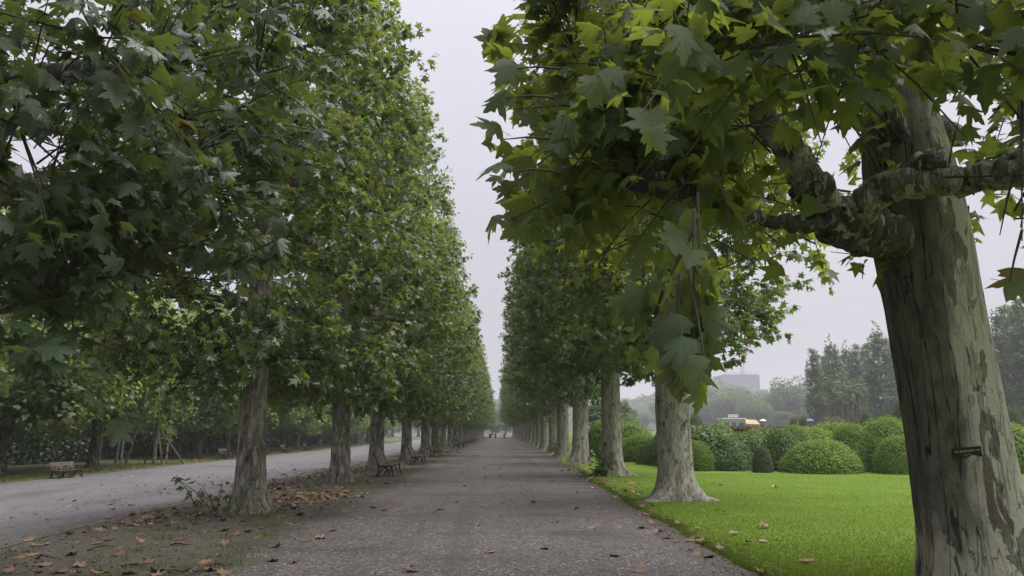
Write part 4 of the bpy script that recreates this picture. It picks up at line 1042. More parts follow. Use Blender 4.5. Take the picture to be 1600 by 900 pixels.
# ------------------------------------------------------------------ clipped shrubs behind the lawn
def shrub(name, seed, n, mat, size=(0.05, 0.09), lumpy=0.12, power=2.1, tmpl=LEAF_S):
    """unit dome: radius 1, height 1, standing on z = 0"""
    g = np.random.default_rng(seed); root = empty(name); ph = g.uniform(0, 6.28, 12); K = norm(g.normal(0, 1, (12, 3))) * g.uniform(2, 6, (12, 1))
    def rad(v):
        s = sum(np.sin(v @ K[i] + ph[i]) for i in range(12)) / 12
        return 1 + lumpy * 2.2 * s
    nu, nv = 26, 14
    V = []
    for j in range(nv + 1):
        a = math.pi * 0.5 * (1 - j / nv) * 1.0
        for i in range(nu):
            b = 2 * math.pi * i / nu
            V.append((math.cos(a) ** (2 / power) * math.cos(b), math.cos(a) ** (2 / power) * math.sin(b), math.sin(a) ** (2 / power)))
    V = np.array(V[::-1]); V = V * rad(V)[:, None] * 0.93; V[:nu, 2] = -0.15
    F = [(j * nu + i, j * nu + (i + 1) % nu, (j + 1) * nu + (i + 1) % nu, (j + 1) * nu + i) for j in range(nv) for i in range(nu)]
    obj('stems', mesh_np('stems', V, np.array(F), M['core'], True), root)  # one solid dark core added under the leaves to block see-through, no separate stems
    a = np.arcsin(g.uniform(0, 1, n)); b = g.uniform(0, 6.28, n)
    a = np.where(g.uniform(0, 1, n) < 0.35, g.uniform(0, 0.6, n), a)
    v = np.column_stack([np.cos(a) ** (2 / power) * np.cos(b), np.cos(a) ** (2 / power) * np.sin(b), np.sin(a) ** (2 / power)])
    P = v * (rad(v) * (g.uniform(0.93, 1.03, n) + (g.uniform(0, 1, n) < 0.05) * g.uniform(0, 0.09, n)))[:, None]
    N = norm(v * 1.4 + g.normal(0, 0.40, (n, 3)) + [0, 0, 0.35]); Dd = norm(g.normal(0, 0.7, (n, 3)) + v * 0.5)
    Vv, Ff = place(tmpl, P, Dd, N, g.uniform(size[0], size[1], n), g)
    c = obj('foliage', mesh_np('foliage', Vv, Ff, M[mat]), root); c['kind'] = 'stuff'
    return root
az = [shrub('azalea_shrub', 600 + i, 13000, 'azalea_leaf', (0.045, 0.08), 0.07) for i in range(2)]
cm = [shrub('evergreen_shrub', 620 + i, 10000, 'camellia_leaf', (0.06, 0.105), 0.12) for i in range(2)]
tp = [shrub('topiary_ball', 640, 5000, 'topiary_leaf', (0.05, 0.08), 0.025, 2.2)]
# (px centre, base depth, width in px, top y px, kind, label)
SH = [
 (1110, 33.0, 110, 666, 'c', 'broad dark green shrub just past the pale trunk on the lawn'),
 (1170, 33.5, 80, 678, 'c', 'dark shrub behind the small round bush'),
 (1228, 32.0, 62, 672, 'c', 'tall dark shrub touching the small round bush'),
 (1193, 30.5, 34, 697, 't', 'small round olive bush at the edge of the lawn'),
 (1292, 30.0, 98, 689, 'a', 'wide low shrub at the edge of the lawn'),
 (1342, 31.5, 62, 664, 'a', 'rounded bright shrub between the wide low shrub and the tall one'),
 (1395, 31.0, 85, 653, 'a', 'tall bright green shrub beside the huge trunk'),
 (1412, 29.3, 58, 683, 'a', 'bright shrub low in front of the tall one by the huge trunk'),
 (1275, 36.0, 120, 669, 'a', 'flat-topped shrub behind the wide low one'),
 (1205, 37.0, 90, 675, 'c', 'shrub at the back, in front of the brown clipped hedge'),
 (1320, 38.0, 90, 662, 'a', 'pale shrub at the back below the palms'),
 (1470, 31.0, 110, 662, 'a', 'bright shrub hidden behind the huge trunk'),
 (1590, 30.0, 120, 663, 'a', 'bright clipped shrub beyond the huge trunk at the frame edge'),
 (1060, 36.0, 70, 664, 'c', 'dark shrub behind the pale trunk'),
 (985, 44.0, 74, 662, 'a', 'bright dome shrub between the two lawn-side trunks'),
 (1008, 41.0, 56, 680, 'a', 'low bright shrub in front of the dome shrub between trunks'),
 (1022, 38.0, 40, 686, 'c', 'small dark shrub against the pale trunk'),
 (958, 50.0, 70, 660, 'a', 'bright shrub half behind the second lawn-side trunk'),
 (1090, 32.0, 50, 690, 'a', 'low bright mound at the lawn edge close to the pale trunk'),
 (1145, 32.0, 56, 688, 'c', 'low dark mound at the lawn edge, near the small round bush'),
 (1258, 31.0, 40, 696, 'c', 'small dark mound between tall dark and wide low shrub'),
 (1130, 38.0, 60, 664, 'a', 'pale mound peeping over the broad dark shrub'),
 (1185, 36.0, 50, 672, 'a', 'pale mound above the small round bush'),
 (1248, 35.0, 54, 666, 'a', 'pale mound above the tall dark shrub'),
 (1370, 35.0, 60, 660, 'c', 'dark mound between two bright shrubs'),
 (1325, 30.2, 40, 700, 'a', 'small bright mound at the foot of the rounded shrub'),
 (1440, 36.0, 90, 655, 'c', 'dark shrub at the back behind the huge trunk'),
]
for (px, d, w, ty, k, lb) in SH:
    p = at(px, ty, d); z0 = zf(p[0], d); pr = {'a': az, 'c': cm, 't': tp}[k]; pr = pr[int(px) % len(pr)]
    wm = w * d / FPX / 2 * (1.2 if k != 't' else 1)
    put(pr, (p[0], d + wm * 0.6, z0), rng.uniform(0, 6.28), (wm, wm * rng.uniform(0.9, 1.2), (p[2] - z0)), lb, 'shrub', None)
TB = [(1352, 62, 28, 643, 'clipped ball bush, largest of those below the palms'), (1357, 56, 24, 657, 'low clipped ball in front of the largest ball bush'), (1384, 60, 24, 650, 'clipped ball bush next to the huge trunk'),
      (1415, 48, 52, 622, 'tall clipped cone bush against the huge trunk'), (1580, 60, 34, 637, 'clipped ball bush beyond the huge trunk'), (1300, 66, 60, 652, 'broad flat clipped bush at the foot of the palms'),
      (1335, 60, 22, 652, 'small clipped ball at the foot of the outermost palm'), (1241, 70, 22, 653, 'clipped bush beside the blue umbrella'), (1255, 66, 16, 652, 'small clipped cone by the blue umbrella'),
      (1085, 60, 34, 648, 'clipped dome bush behind the hedge near the pale trunk')]
for (px, d, w, ty, lb) in TB:
    p = at(px, ty, d); z0 = zf(p[0], d); wm = w * d / FPX / 2
    put(tp[0], (p[0], d, z0), rng.uniform(0, 6.28), (wm, wm, (p[2] - z0)), lb, 'topiary', None)
# long brown clipped hedge behind the shrubs
hx0, hx1 = at(1060, 668, 46)[0], at(1265, 668, 46)[0]
hz = at(1150, 668, 46)[2]
g = np.random.default_rng(51); n = 9000
hd = empty('clipped_hedge', ((hx0 + hx1) / 2, 46, 0), 0, 'long flat-topped brownish clipped hedge behind the shrubs', 'hedge'); hw = (hx1 - hx0) / 2
M['brown_leaf'] = leaf_mat('brown_leaf', (0.10, 0.07, 0.045), (0.15, 0.105, 0.065), (0.11, 0.10, 0.05), (0.15, 0.10, 0.04), trans=0.15, yellow=0.0, rough=0.7)
obj('stems', MB().box((0, 0, hz / 2 - 0.05), (hw * 2 - 0.1, 1.1, hz - 0.1)).mesh('stems', M['core']), hd)  # dark filler box added inside the hedge so nothing shows through, no separate stems
P = np.column_stack([g.uniform(-hw, hw, n), g.uniform(-0.6, 0.6, n), g.uniform(0.2, hz, n)])
s_ = g.integers(0, 2, n); P[:, 2] = np.where(s_ == 0, hz + g.normal(0, 0.03, n), P[:, 2]); P[:, 1] = np.where(s_ == 1, -0.6 + g.normal(0, 0.03, n), P[:, 1])
V, F = place(LEAF_S, P, norm(g.normal(0, 1, (n, 3))), norm(g.normal(0, 0.5, (n, 3)) + [0, -0.4, 0.6]), g.uniform(0.08, 0.14, n), g)
c = obj('foliage', mesh_np('foliage', V, F, M['brown_leaf']), hd); c['kind'] = 'stuff'

# ------------------------------------------------------------------ tall trees, palms and far woods beyond the shrubs
def prof_tall(z): return np.interp(z, [1.2, 2.5, 5, 9, 12.5, 15, 16.4], [1.4, 2.2, 2.5, 2.4, 1.9, 1.1, 0.3])
tall = [plane_tree('tall_tree', prof_tall, 1.6, 16.2, 170, 7, 9, LEAF_C, 700 + i, (0.22, 0.40), [(-0.3, 0.25), (2, 0.2), (15, 0.03)], M['bark_dark'], limbs=5, mat='far_leaf', twig=False, up=0.9) for i in range(2)]
tall = [t_[0] for t_ in tall]
TT = [(1268, 112, 548, 0.9, 'slim tall tree standing outermost of the grove behind the palms'), (1300, 108, 540, 1.0, 'tall tree with feathery top directly behind the palms'),
      (1334, 114, 541, 0.85, 'narrow tall tree between two broader ones behind the palms'), (1370, 104, 519, 1.15, 'tallest broad tree of the grove behind the palms'),
      (1404, 108, 535, 1.0, 'tall tree half hidden by the huge trunk'), (1440, 104, 520, 1.0, 'tall tree standing behind the huge trunk'),
      (1560, 96, 478, 1.0, 'tall hazy tree just beyond the huge trunk'), (1596, 92, 462, 1.15, 'tallest hazy tree beyond the huge trunk at the frame edge'),
      (1284, 120, 560, 0.9, 'hazy tall tree filling the gap behind the outermost one'), (1318, 122, 548, 0.9, 'hazy tall tree filling the gap behind the palms'), (1352, 120, 540, 0.9, 'hazy tall tree behind the tallest broad one'), (1388, 120, 540, 0.9, 'hazy tall tree between tallest and huge trunk'), (1578, 110, 480, 1.0, 'hazy tall tree between the two beyond the huge trunk'),
      (1505, 98, 490, 1.0, 'tall tree wholly behind the huge trunk'), (1640, 94, 480, 1.0, 'tall tree at the frame edge beyond the huge trunk')]
for i, (px, d, ty, w, lb) in enumerate(TT):
    d = d * 1.3; ty = ty - 10
    p = at(px, ty, d); z0 = float(zf(p[0], d)); s = (p[2] - z0) / 16.4
    w = w * 0.85
    put(tall[i % 2], (p[0], d, z0), rng.uniform(0, 6.28), (s * w, s * w, s), lb, 'tree', 'tall trees in the grove behind the palms')
rnd = [wood_tree('broad_tree', 6.0, 5.2, 7.2, 9000, 720 + i, (0.32, 0.55), 'far_leaf', trunk_r=0.35, lumps=46) for i in range(3)]
# px, depth, top y, width factor, label
FT = [(1265, 124, 640, 0.9, 'low dark tree at the foot of the grove'), (1330, 118, 640, 1.0, 'dark low tree behind the palm stems'), (1390, 118, 630, 1.0, 'dark low tree between palms and huge trunk'),
      (1232, 170, 588, 0.9, 'dark broad tree beside the grove, with a ragged top'), (1205, 185, 612, 1.0, 'dark hazy tree below the small far towers'),
      (1225, 150, 640, 1.0, 'pale round tree behind the red figure'), (1180, 165, 622, 1.1, 'pale broad tree behind the yellow awning'), (1145, 180, 612, 1.1, 'pale broad tree behind the white kiosk'),
      (1110, 190, 618, 1.1, 'pale broad tree beside the white kiosk'), (1080, 200, 606, 1.1, 'hazy tree between pale trunk and kiosk'), (1160, 230, 604, 1.2, 'hazy tree in front of the building with the crane'),
      (1120, 260, 594, 1.2, 'faint tree climbing against the far building'), (1095, 280, 590, 1.2, 'faint far tree beside the far building'), (1210, 240, 606, 1.1, 'faint tree under the far rooftops'),
      (1040, 240, 622, 1.2, 'faint far tree beside the pale trunk'), (1000, 230, 640, 1.2, 'faint tree below the pinkish building'), (970, 240, 638, 1.2, 'faint far tree between lawn-side trunks'),
      (952, 85, 622, 0.8, 'dark rounded tree behind the second lawn-side trunk'), (968, 75, 648, 0.6, 'low dark tree behind the bright dome shrub'), (1255, 200, 600, 1.0, 'hazy tree at the grove flank'),
      (1560, 120, 560, 1.0, 'hazy tree below the tall ones beyond the huge trunk'), (1610, 115, 560, 1.0, 'hazy tree at the frame edge'), (1470, 120, 560, 1.0, 'hazy tree wholly behind the huge trunk'),
      (790, 285, 640, 1.0, 'faint tree closing the end of the path'), (770, 300, 634, 1.1, 'faint tree far beyond the bollards'), (748, 262, 634, 0.8, 'pale bushy tree at the path end behind the benches'),
      (810, 270, 628, 1.0, 'faint tree behind the last lawn-side stem'), (775, 262, 652, 0.7, 'low pale tree right behind the bollards'), (720, 290, 622, 1.1, 'faint tree beyond the end of the bench-side row'),
      (690, 270, 625, 1.0, 'faint tree beyond the end of the road'), (655, 255, 620, 1.1, 'hazy tree at the far end of the road'), (615, 240, 615, 1.1, 'hazy tree where the road runs out')]
for i, (px, d, ty, w, lb) in enumerate(FT):
    d = d * 1.3 if d < 130 else d * 1.75 if px > 900 else d * 1.2
    if lb.startswith(('dark rounded', 'low dark tree behind')): d = d / 1.3
    p = at(px, ty, d); z0 = float(zf(p[0], d)); s = (p[2] - z0) / 12.6
    put(rnd[i % 3], (p[0], d, z0), rng.uniform(0, 6.28), (max(s, 0.7) * w, max(s, 0.7) * w, s), lb, 'tree', None)
# hazy wooded rise beyond everything
xs_ = np.linspace(-1000, 1100, 110); g = np.random.default_rng(5)
V = []
for i, x in enumerate(xs_):
    h = 13 + 4 * math.sin(x * 0.013) + 3 * math.sin(x * 0.041 + 1)
    h *= 1.9; V += [(x, 600, -0.5), (x, 640, h * 0.6), (x, 700, h), (x, 860, h * 0.9)]
Fh = [(i * 4 + j, i * 4 + j + 1, i * 4 + j + 5, i * 4 + j + 4) for i in range(len(xs_) - 1) for j in range(3)]
hl_ = obj('hills', mesh_np('hills', np.array(V), np.array(Fh), M['core'], True)); hl_['kind'] = 'structure'
n = 22000; x = g.uniform(-620, 620, n); t_ = g.uniform(0, 1, n)
h = 13 + 4 * np.sin(x * 0.013) + 3 * np.sin(x * 0.041 + 1)
h = h * 1.9
P = np.column_stack([x, 600 + 100 * t_, h * t_ ** 0.8 + g.uniform(-0.5, 2.5, n) + 2 * np.sin(x * 0.3) * np.sin(x * 0.17 + 6 * t_)])
tag(leaf_mass('woods', P, norm(g.normal(0, 0.5, (n, 3)) + [0, -0.5, 0.8]), (1.8, 3.8), g, 'far_leaf', LEAF_S), 'far hazy woods on the rise behind the park', 'woods')

# palms
def palm(seed, h):
    g = np.random.default_rng(seed); root = empty('fan_palm')
    obj('trunk', limb_mesh('trunk', [(0, 0, -0.2), (g.normal(0, 0.1), g.normal(0, 0.1), h * 0.55), (g.normal(0, 0.15), 0, h)], [0.13, 0.12, 0.13, 0.2, 0.22], M['palm_trunk'], seed, 10, 14, 0.08), root)
    nf = 22
    for i in range(nf):
        a = i * 2.4 + g.uniform(-0.2, 0.2); el = R(75 - 140 * (i / nf)); st = g.uniform(0.6, 0.85)
        d = np.array([math.cos(a) * math.cos(el), math.sin(a) * math.cos(el), math.sin(el)])
        b0 = np.array([0, 0, h + 0.1]); hub = b0 + d * st
        up = norm(np.array([0, 0, 1.0]) - d * d[2] + 1e-3); sd_ = np.cross(d, up)
        V = [b0 - sd_ * 0.015, b0 + sd_ * 0.015, hub + sd_ * 0.012, hub - sd_ * 0.012]; F = [(0, 1, 2, 3)]
        for k in range(15):
            t = (k - 7) / 7 * R(105); dd = d * math.cos(t) + sd_ * math.sin(t); pr = -d * math.sin(t) + sd_ * math.cos(t); l = 0.62 * (1 - 0.12 * abs(k - 7) / 7)
            m = len(V); tipd = np.array([0, 0, -0.16])
            V += [hub, hub + dd * l * 0.6 + pr * 0.035 + up * 0.02, hub + dd * l + tipd, hub + dd * l * 0.6 - pr * 0.035 + up * 0.02]; F += [(m, m + 1, m + 2, m + 3)]
        me = bpy.data.meshes.new('frond'); me.from_pydata([tuple(v) for v in V], [], F); me.materials.append(M['palm_leaf' if i < 21 else 'palm_dead']); obj('frond', me, root)
    return root
M['palm_trunk'] = plain('palm_trunk', (0.12, 0.10, 0.08), 0.8, var=0.5, scale=6)
M['palm_dead'] = plain('dry_frond', (0.15, 0.12, 0.05), 0.7)
pp = [palm(1, 5.6), palm(2, 4.6)]
for i, (px, ty, lb) in enumerate([(1287, 622, 'shortest fan palm, outermost towards the blue umbrella'), (1297, 594, 'tallest fan palm with a shaggy dark head'), (1301, 604, 'fan palm crossing behind the tallest one'),
                                  (1313, 617, 'fan palm third from the shortest one'), (1321, 620, 'fan palm with pale stem in the middle of the clump'), (1328, 609, 'fan palm with dark head in the middle of the clump'), (1338, 604, 'fan palm with yellow dead fronds nearest the huge trunk')]):
    d = 96 + (i % 3) * 2.5; p = at(px, ty, d); z0 = float(zf(p[0], d)); hh = [5.6, 4.6][i % 2]
    s = (p[2] - z0 - 0.2) / hh
    put(pp[i % 2], (p[0], d, z0), rng.uniform(0, 6.28), (1.3, 1.3, s), lb, 'palm', 'fan palms in a clump behind the shrubs')

# ------------------------------------------------------------------ far buildings
M['concrete'] = plain('pale_cladding', (0.18, 0.20, 0.24), 0.7, var=0.05, scale=0.3)
M['white_wall'] = plain('white_wall', (0.46, 0.45, 0.46), 0.7, var=0.05, scale=0.5)
M['pink_wall'] = plain('pinkish_wall', (0.50, 0.36, 0.35), 0.7, var=0.06, scale=0.5)
M['glass'] = plain('dark_window', (0.10, 0.12, 0.14), 0.2, 0.6)
M['steel'] = plain('crane_steel', (0.45, 0.25, 0.24), 0.5)
M['scaffold'] = plain('grey_scaffold', (0.22, 0.23, 0.25), 0.6)
def building(name, px0, px1, ty, d, depth, mat, label, rows=0, cols=0, extra=None):
    a, b = at(px0, ty, d), at(px1, ty, d); w = b[0] - a[0]; h = a[2]; cx = (a[0] + b[0]) / 2
    root = empty(name, (cx, d, 0), 0, label, 'building')
    obj('wall', MB().box((0, depth / 2, h / 2), (w, depth, h)).mesh('wall', mat), root)
    if rows:
        wme = MB().box((0, 0, 0), (w / cols * 0.6, 0.3, 1.5)).mesh('window', M['glass'])
        for r in range(rows):
            for c in range(cols): obj('window', wme, root, (-w / 2 + w * (c + 0.5) / cols, -0.05, h - 2.5 - r * 3.4))
    return root, w, h, cx
b1, w, h, cx = building('construction_building', 1131, 1186, 585, 780, 40, M['concrete'], 'pale sheeted high building under construction with a crane on its roof')
wp = w / 7
for i in range(8): obj('cladding_joint', MB().box((-w / 2 + i * wp, -0.12, h / 2), (0.25, 0.2, h - 0.6)).mesh('cladding_joint', M['scaffold']), b1)
for i in range(10):
    obj('parapet_post', MB().box((-w / 2 + 0.3 + i * (w - 0.6) / 9, 0.3, h + 0.9), (0.25, 0.25, 1.8)).mesh('parapet_post', M['scaffold']), b1)
obj('parapet_rail', MB().box((0, 0.3, h + 1.9), (w, 0.2, 0.25)).mesh('parapet_rail', M['scaffold']), b1)
obj('scaffold_recess', MB().box((-w * 0.08, -0.25, h - 8.5), (w * 0.45, 0.3, 4)).mesh('scaffold_recess', M['scaffold']), b1)
cr = empty('tower_crane', tuple(np.array([at(1160, 580, 792)[0], 792, h])), 0, 'red and white luffing crane on the roof of the far building', 'crane')
def lattice(mb, p, q, w, n):
    p, q = np.array(p, float), np.array(q, float); u = norm(q - p); a = norm(np.cross(u, [0, 1, 0.01])); b = np.cross(u, a)
    cs = [(a * sx + b * sy) * w / 2 for sx, sy in ((1, 1), (1, -1), (-1, -1), (-1, 1))]
    for c in cs: mb.tube([p + c, q + c], 0.24, 4)
    for i in range(n):
        s, e = p + (q - p) * i / n, p + (q - p) * (i + 1) / n
        for k in range(4): mb.tube([s + cs[k], e + cs[(k + 1) % 4]], 0.13, 4)
    return mb
CS = 1.85
obj('mast', lattice(MB(), (0, 0, -4), (0, 0, 7.5 * CS), 1.6 * CS, 8).mesh('mast', M['steel']), cr)
jt = at(1177, 532, 792) - np.array(cr.location)
obj('jib', lattice(MB(), (0.6, 0, 8.2 * CS), jt, 1.3 * CS, 14).mesh('jib', M['steel']), cr)
obj('counter_jib', MB().box((-2.0 * CS, 0, 8.2 * CS), (6.5 * CS, 2.2 * CS, 0.8 * CS)).box((-4.4 * CS, 0, 7.7 * CS), (1.6 * CS, 2.0 * CS, 1.8 * CS)).mesh('counter_jib', M['scaffold']), cr)
obj('cab', MB().box((1.0 * CS, -1.2 * CS, 7.0 * CS), (1.5 * CS, 1.5 * CS, 1.9 * CS)).mesh('cab', M['white_wall']), cr)
obj('a_frame', MB().tube([(-1 * CS, 0, 8.4 * CS), (-1.6 * CS, 0, 12 * CS)], 0.3, 6).tube([(-1.6 * CS, 0, 12 * CS), tuple(jt * 0.97)], 0.1, 4).mesh('a_frame', M['steel']), cr)
building('tower_block', 1191, 1200, 608, 820, 12, M['concrete'], 'small far tower with a dark top beside the building with the crane', 3, 2)
building('tower_block', 1212, 1220, 606, 850, 12, M['concrete'], 'faint far tower rising between the dark trees', 3, 2)
b2, w, h, cx = building('apartment_block', 966, 1012, 628, 720, 20, M['white_wall'], 'faint white stepped building seen between the lawn-side trunks', 3, 5)
building('apartment_block', 974, 984, 622, 735, 12, M['pink_wall'], 'pinkish block on top of the faint stepped building', 1, 2)
for r in range(3): obj('balcony', MB().box((0, -0.9, h - 3.5 - 3.4 * r), (w, 1.6, 0.5)).mesh('balcony', M['white_wall']), b2)

# kiosk with a yellow awning, two people under umbrellas
ka, kb = at(1130, 655, 120), at(1163, 655, 120); kz = float(zf(ka[0], 120)); kw = kb[0] - ka[0]; kh = ka[2] - kz
ki = empty('kiosk', ((ka[0] + kb[0]) / 2, 120, kz), 0, 'small white kiosk with a yellow awning behind the hedge', 'kiosk')
obj('wall', MB().box((0, 1.5, kh / 2), (kw, 3, kh)).mesh('wall', M['white_wall']), ki)
obj('roof', MB().box((0, 1.4, kh + 0.1), (kw + 0.4, 3.5, 0.18)).mesh('roof', plain('kiosk_roof', (0.7, 0.7, 0.72), 0.5)), ki)
for i in range(3): obj('window', MB().box((-kw / 3 + i * kw / 3, -0.03, kh * 0.62), (kw / 4.4, 0.08, kh * 0.34)).mesh('window', M['glass']), ki)
aw = MB().add([(kw / 2 + 0.1, 0.2, kh), (kw / 2 + 1.9, 0.2, kh - 0.1), (kw / 2 + 2.1, -1.1, kh - 0.8), (kw / 2 - 0.1, -1.1, kh - 0.7), (kw / 2 + 0.1, 0.2, kh - 0.06), (kw / 2 + 1.9, 0.2, kh - 0.16), (kw / 2 + 2.1, -1.1, kh - 0.86), (kw / 2 - 0.1, -1.1, kh - 0.76)],
              [(0, 3, 2, 1), (4, 5, 6, 7), (0, 1, 5, 4), (1, 2, 6, 5), (2, 3, 7, 6), (3, 0, 4, 7)])
obj('awning', aw.mesh('awning', plain('yellow_canvas', (0.36, 0.30, 0.12), 0.7, var=0.08)), ki)
for xx in (kw / 2 + 0.05, kw / 2 + 1.95): obj('awning_post', MB().tube([(xx, -1.05, -0.1), (xx, -1.05, kh - 0.75)], 0.04, 6).mesh('awning_post', M['white_wall']), ki)
obj('roof_sign', MB().box((0, 0.4, kh + 0.55), (1.6, 0.15, 0.45)).mesh('roof_sign', M['white_wall']), ki)

def person_body(mat_by_z):
    """a standing figure: one skin of joints, right hand raised to hold a shaft"""
    J = {'pelvis': (0, 0, 0.95, .15), 'belly': (0, 0, 1.10, .145), 'chest': (0, 0, 1.32, .16), 'neck': (0, 0, 1.50, .06), 'head': (0, -0.01, 1.60, .085), 'crown': (0, 0, 1.70, .075)}
    E = [('pelvis', 'belly'), ('belly', 'chest'), ('chest', 'neck'), ('neck', 'head'), ('head', 'crown')]
    for s, nme in ((-1, 'l'), (1, 'r')):
        J.update({'hip' + nme: (.1 * s, 0, .90, .10), 'knee' + nme: (.11 * s, -.02 , .50, .065), 'ank' + nme: (.11 * s, .02, .09, .045), 'toe' + nme: (.12 * s, -.15, .04, .04), 'sho' + nme: (.19 * s, 0, 1.42, .065)})
        E += [('pelvis', 'hip' + nme), ('hip' + nme, 'knee' + nme), ('knee' + nme, 'ank' + nme), ('ank' + nme, 'toe' + nme), ('chest', 'sho' + nme)]
    J.update({'elbl': (-.25, .03, 1.14, .048), 'wril': (-.25, -.06, .90, .032), 'hanl': (-.25, -.08, .83, .036), 'elbr': (.24, -.10, 1.16, .048), 'wrir': (.14, -.25, 1.24, .032), 'hanr': (.10, -.28, 1.27, .036)})
    E += [('shol', 'elbl'), ('elbl', 'wril'), ('wril', 'hanl'), ('shor', 'elbr'), ('elbr', 'wrir'), ('wrir', 'hanr')]
    for k in range(4):
        J['fl%d' % k] = (-.265 + .012 * k, -.115 + .02 * k, .755 - .006 * (1.5 - abs(k - 1.5)), .0085); E.append(('hanl', 'fl%d' % k))
        J['fr%d' % k] = (.075, -.31, 1.235 + .02 * k, .0085); E.append(('hanr', 'fr%d' % k))
    J['thl'] = (-.215, -.12, .80, .0095); E.append(('hanl', 'thl')); J['thr'] = (.13, -.315, 1.30, .0095); E.append(('hanr', 'thr'))
    names = list(J); me = bpy.data.meshes.new('body'); me.from_pydata([J[n][:3] for n in names], [(names.index(a), names.index(b)) for a, b in E], [])
    o = bpy.data.objects.new('body', me); COL.objects.link(o)
    o.modifiers.new('skin', 'SKIN'); sk = me.skin_vertices[0].data
    for i, nn in enumerate(names): sk[i].radius = (J[nn][3],) * 2; sk[i].use_root = (nn == 'pelvis')
    ss = o.modifiers.new('sub', 'SUBSURF'); ss.levels = 1; ss.render_levels = 1
    m2 = bpy.data.meshes.new_from_object(o.evaluated_get(bpy.context.evaluated_depsgraph_get())); bpy.data.objects.remove(o)
    m2.materials.clear()
    for mm in mat_by_z: m2.materials.append(mm)
    for p in m2.polygons:
        c = p.center; p.use_smooth = True
        p.material_index = 2 if (c.z > 1.47 or (c.z < 0.9 and c.x < -0.2) or (c.y < -0.24 and c.z > 1.1)) else (0 if c.z > 0.88 else 1)
    return m2
def umbrella(name, top, col, label, r):
    root = empty(name, top, 0, label, 'umbrella')
    V = [(0, 0, 0.02)]; nseg = 8
    for ring, (rr, zz) in enumerate(((0.35, -0.03), (0.7, -0.12), (1.0, -0.30))):
        for i in range(nseg * 2):
            a = math.pi * i / nseg; k = rr * r * (1 if i % 2 == 0 else 0.955); V.append((k * math.cos(a), k * math.sin(a), zz * r * 1.6 + (0.012 if i % 2 and ring == 2 else 0)))
    m = nseg * 2; F = [(0, 1 + i, 1 + (i + 1) % m) for i in range(m)]
    for q_ in range(2): F += [(1 + q_ * m + i, 1 + (q_ + 1) * m + i, 1 + (q_ + 1) * m + (i + 1) % m, 1 + q_ * m + (i + 1) % m) for i in range(m)]
    me = bpy.data.meshes.new('canopy'); me.from_pydata(V, [], F); me.materials.append(plain(name + '_cloth', col, 0.5, var=0.06)); obj('canopy', me, root)
    obj('shaft', MB().tube([(0, 0, 0.1), (0, 0, -0.92)], 0.012, 6).mesh('shaft', M['iron']), root)
    return root
skin = plain('skin', (0.45, 0.29, 0.22), 0.6, var=0.05); hair = plain('dark_hair', (0.02, 0.016, 0.013), 0.6)
for (px, ty, d, ucol, top, lbp, lbu, r) in [(1192, 656.5, 100, (0.75, 0.75, 0.78), (0.62, 0.04, 0.06), 'person in a red coat under a white umbrella behind the hedge', 'small white umbrella held above a red coat', 0.48),
                                          (1265, 656.5, 96, (0.12, 0.22, 0.42), (0.16, 0.20, 0.28), 'person in bluish clothes under a blue umbrella behind the shrubs', 'blue umbrella held open behind the shrubs', 0.62)]:
    p = at(px, ty, d); z0 = float(zf(p[0], d)); s = 1.0
    lift = p[2] - 2.15 - z0
    pe = empty('person', (p[0] - 0.1, d + 0.28, z0), 0, lbp, 'person')
    obj('body', person_body([plain('coat', top, 0.7), plain('trousers', (0.03, 0.03, 0.04), 0.7), skin]), pe)
    hm = MB(); hm.tube([(0, 0.02, 1.60), (0, 0.03, 1.68), (0, 0.02, 1.75), (0, 0.01, 1.79)], [0.088, 0.10, 0.085, 0.03], 12); obj('hair', hm.mesh('hair', hair, True), pe)
    umbrella('umbrella', (p[0], d, z0 + 2.02), ucol, lbu, r)

# ------------------------------------------------------------------ fallen leaves, twigs and grass
g = np.random.default_rng(91)
dead = [mesh_np('fallen_leaf', tv, tf, M['dead_leaf']) for tv, tf in LEAF_D]
def ground_at(px, py):
    d = CAMR @ np.array([(px - 800) / FPX, (450 - py) / FPX, -1.0]); o = np.array([0, 0, EYE]); z = 0
    for _ in range(6):
        t = (z - EYE) / d[2]; p = o + d * t; z = float(zf(p[0], p[1]))
    return p
where = []
# single leaves read from the photo: path, lawn, earth, road
for px, py in [(1003, 826), (1135, 807), (1195, 830), (1168, 856), (1260, 886), (927, 826), (964, 826), (745, 824), (853, 858), (642, 894), (727, 766), (726, 760), (817, 771), (786, 785), (757, 791), (712, 785), (746, 826),
               (1024, 831), (1044, 842), (1014, 806), (1012, 789), (960, 870), (1000, 894), (1090, 868), (1108, 872), (556, 768), (605, 756), (985, 778), (700, 770), (900, 796), (620, 800), (560, 810), (583, 794),
               (1058, 848), (1150, 838), (1120, 800)]: where.append((px, py))
nsingle = len(where)
for px, py in [(290, 826), (280, 843), (400, 841), (478, 846), (430, 856), (425, 878), (410, 826), (350, 850), (318, 880), (330, 892), (235, 880), (215, 883), (110, 866), (45, 845), (50, 868), (110, 868), (125, 841), (75, 812), (10, 836), (145, 826), (160, 816),
               (180, 814), (190, 818), (200, 822), (210, 822), (105, 793), (30, 872), (120, 886), (270, 886), (300, 893), (190, 790), (188, 786), (206, 790), (65, 760), (160, 775), (220, 762), (60, 800), (12, 825), (500, 842), (455, 820), (380, 815), (250, 808), (262, 822), (340, 808),
               (70, 884), (95, 895), (160, 894), (200, 897), (245, 898), (350, 897), (150, 850), (25, 896), (185, 868), (220, 845), (340, 870), (460, 880), (520, 830), (470, 805), (540, 800)]: where.append((px, py))
nw = 0
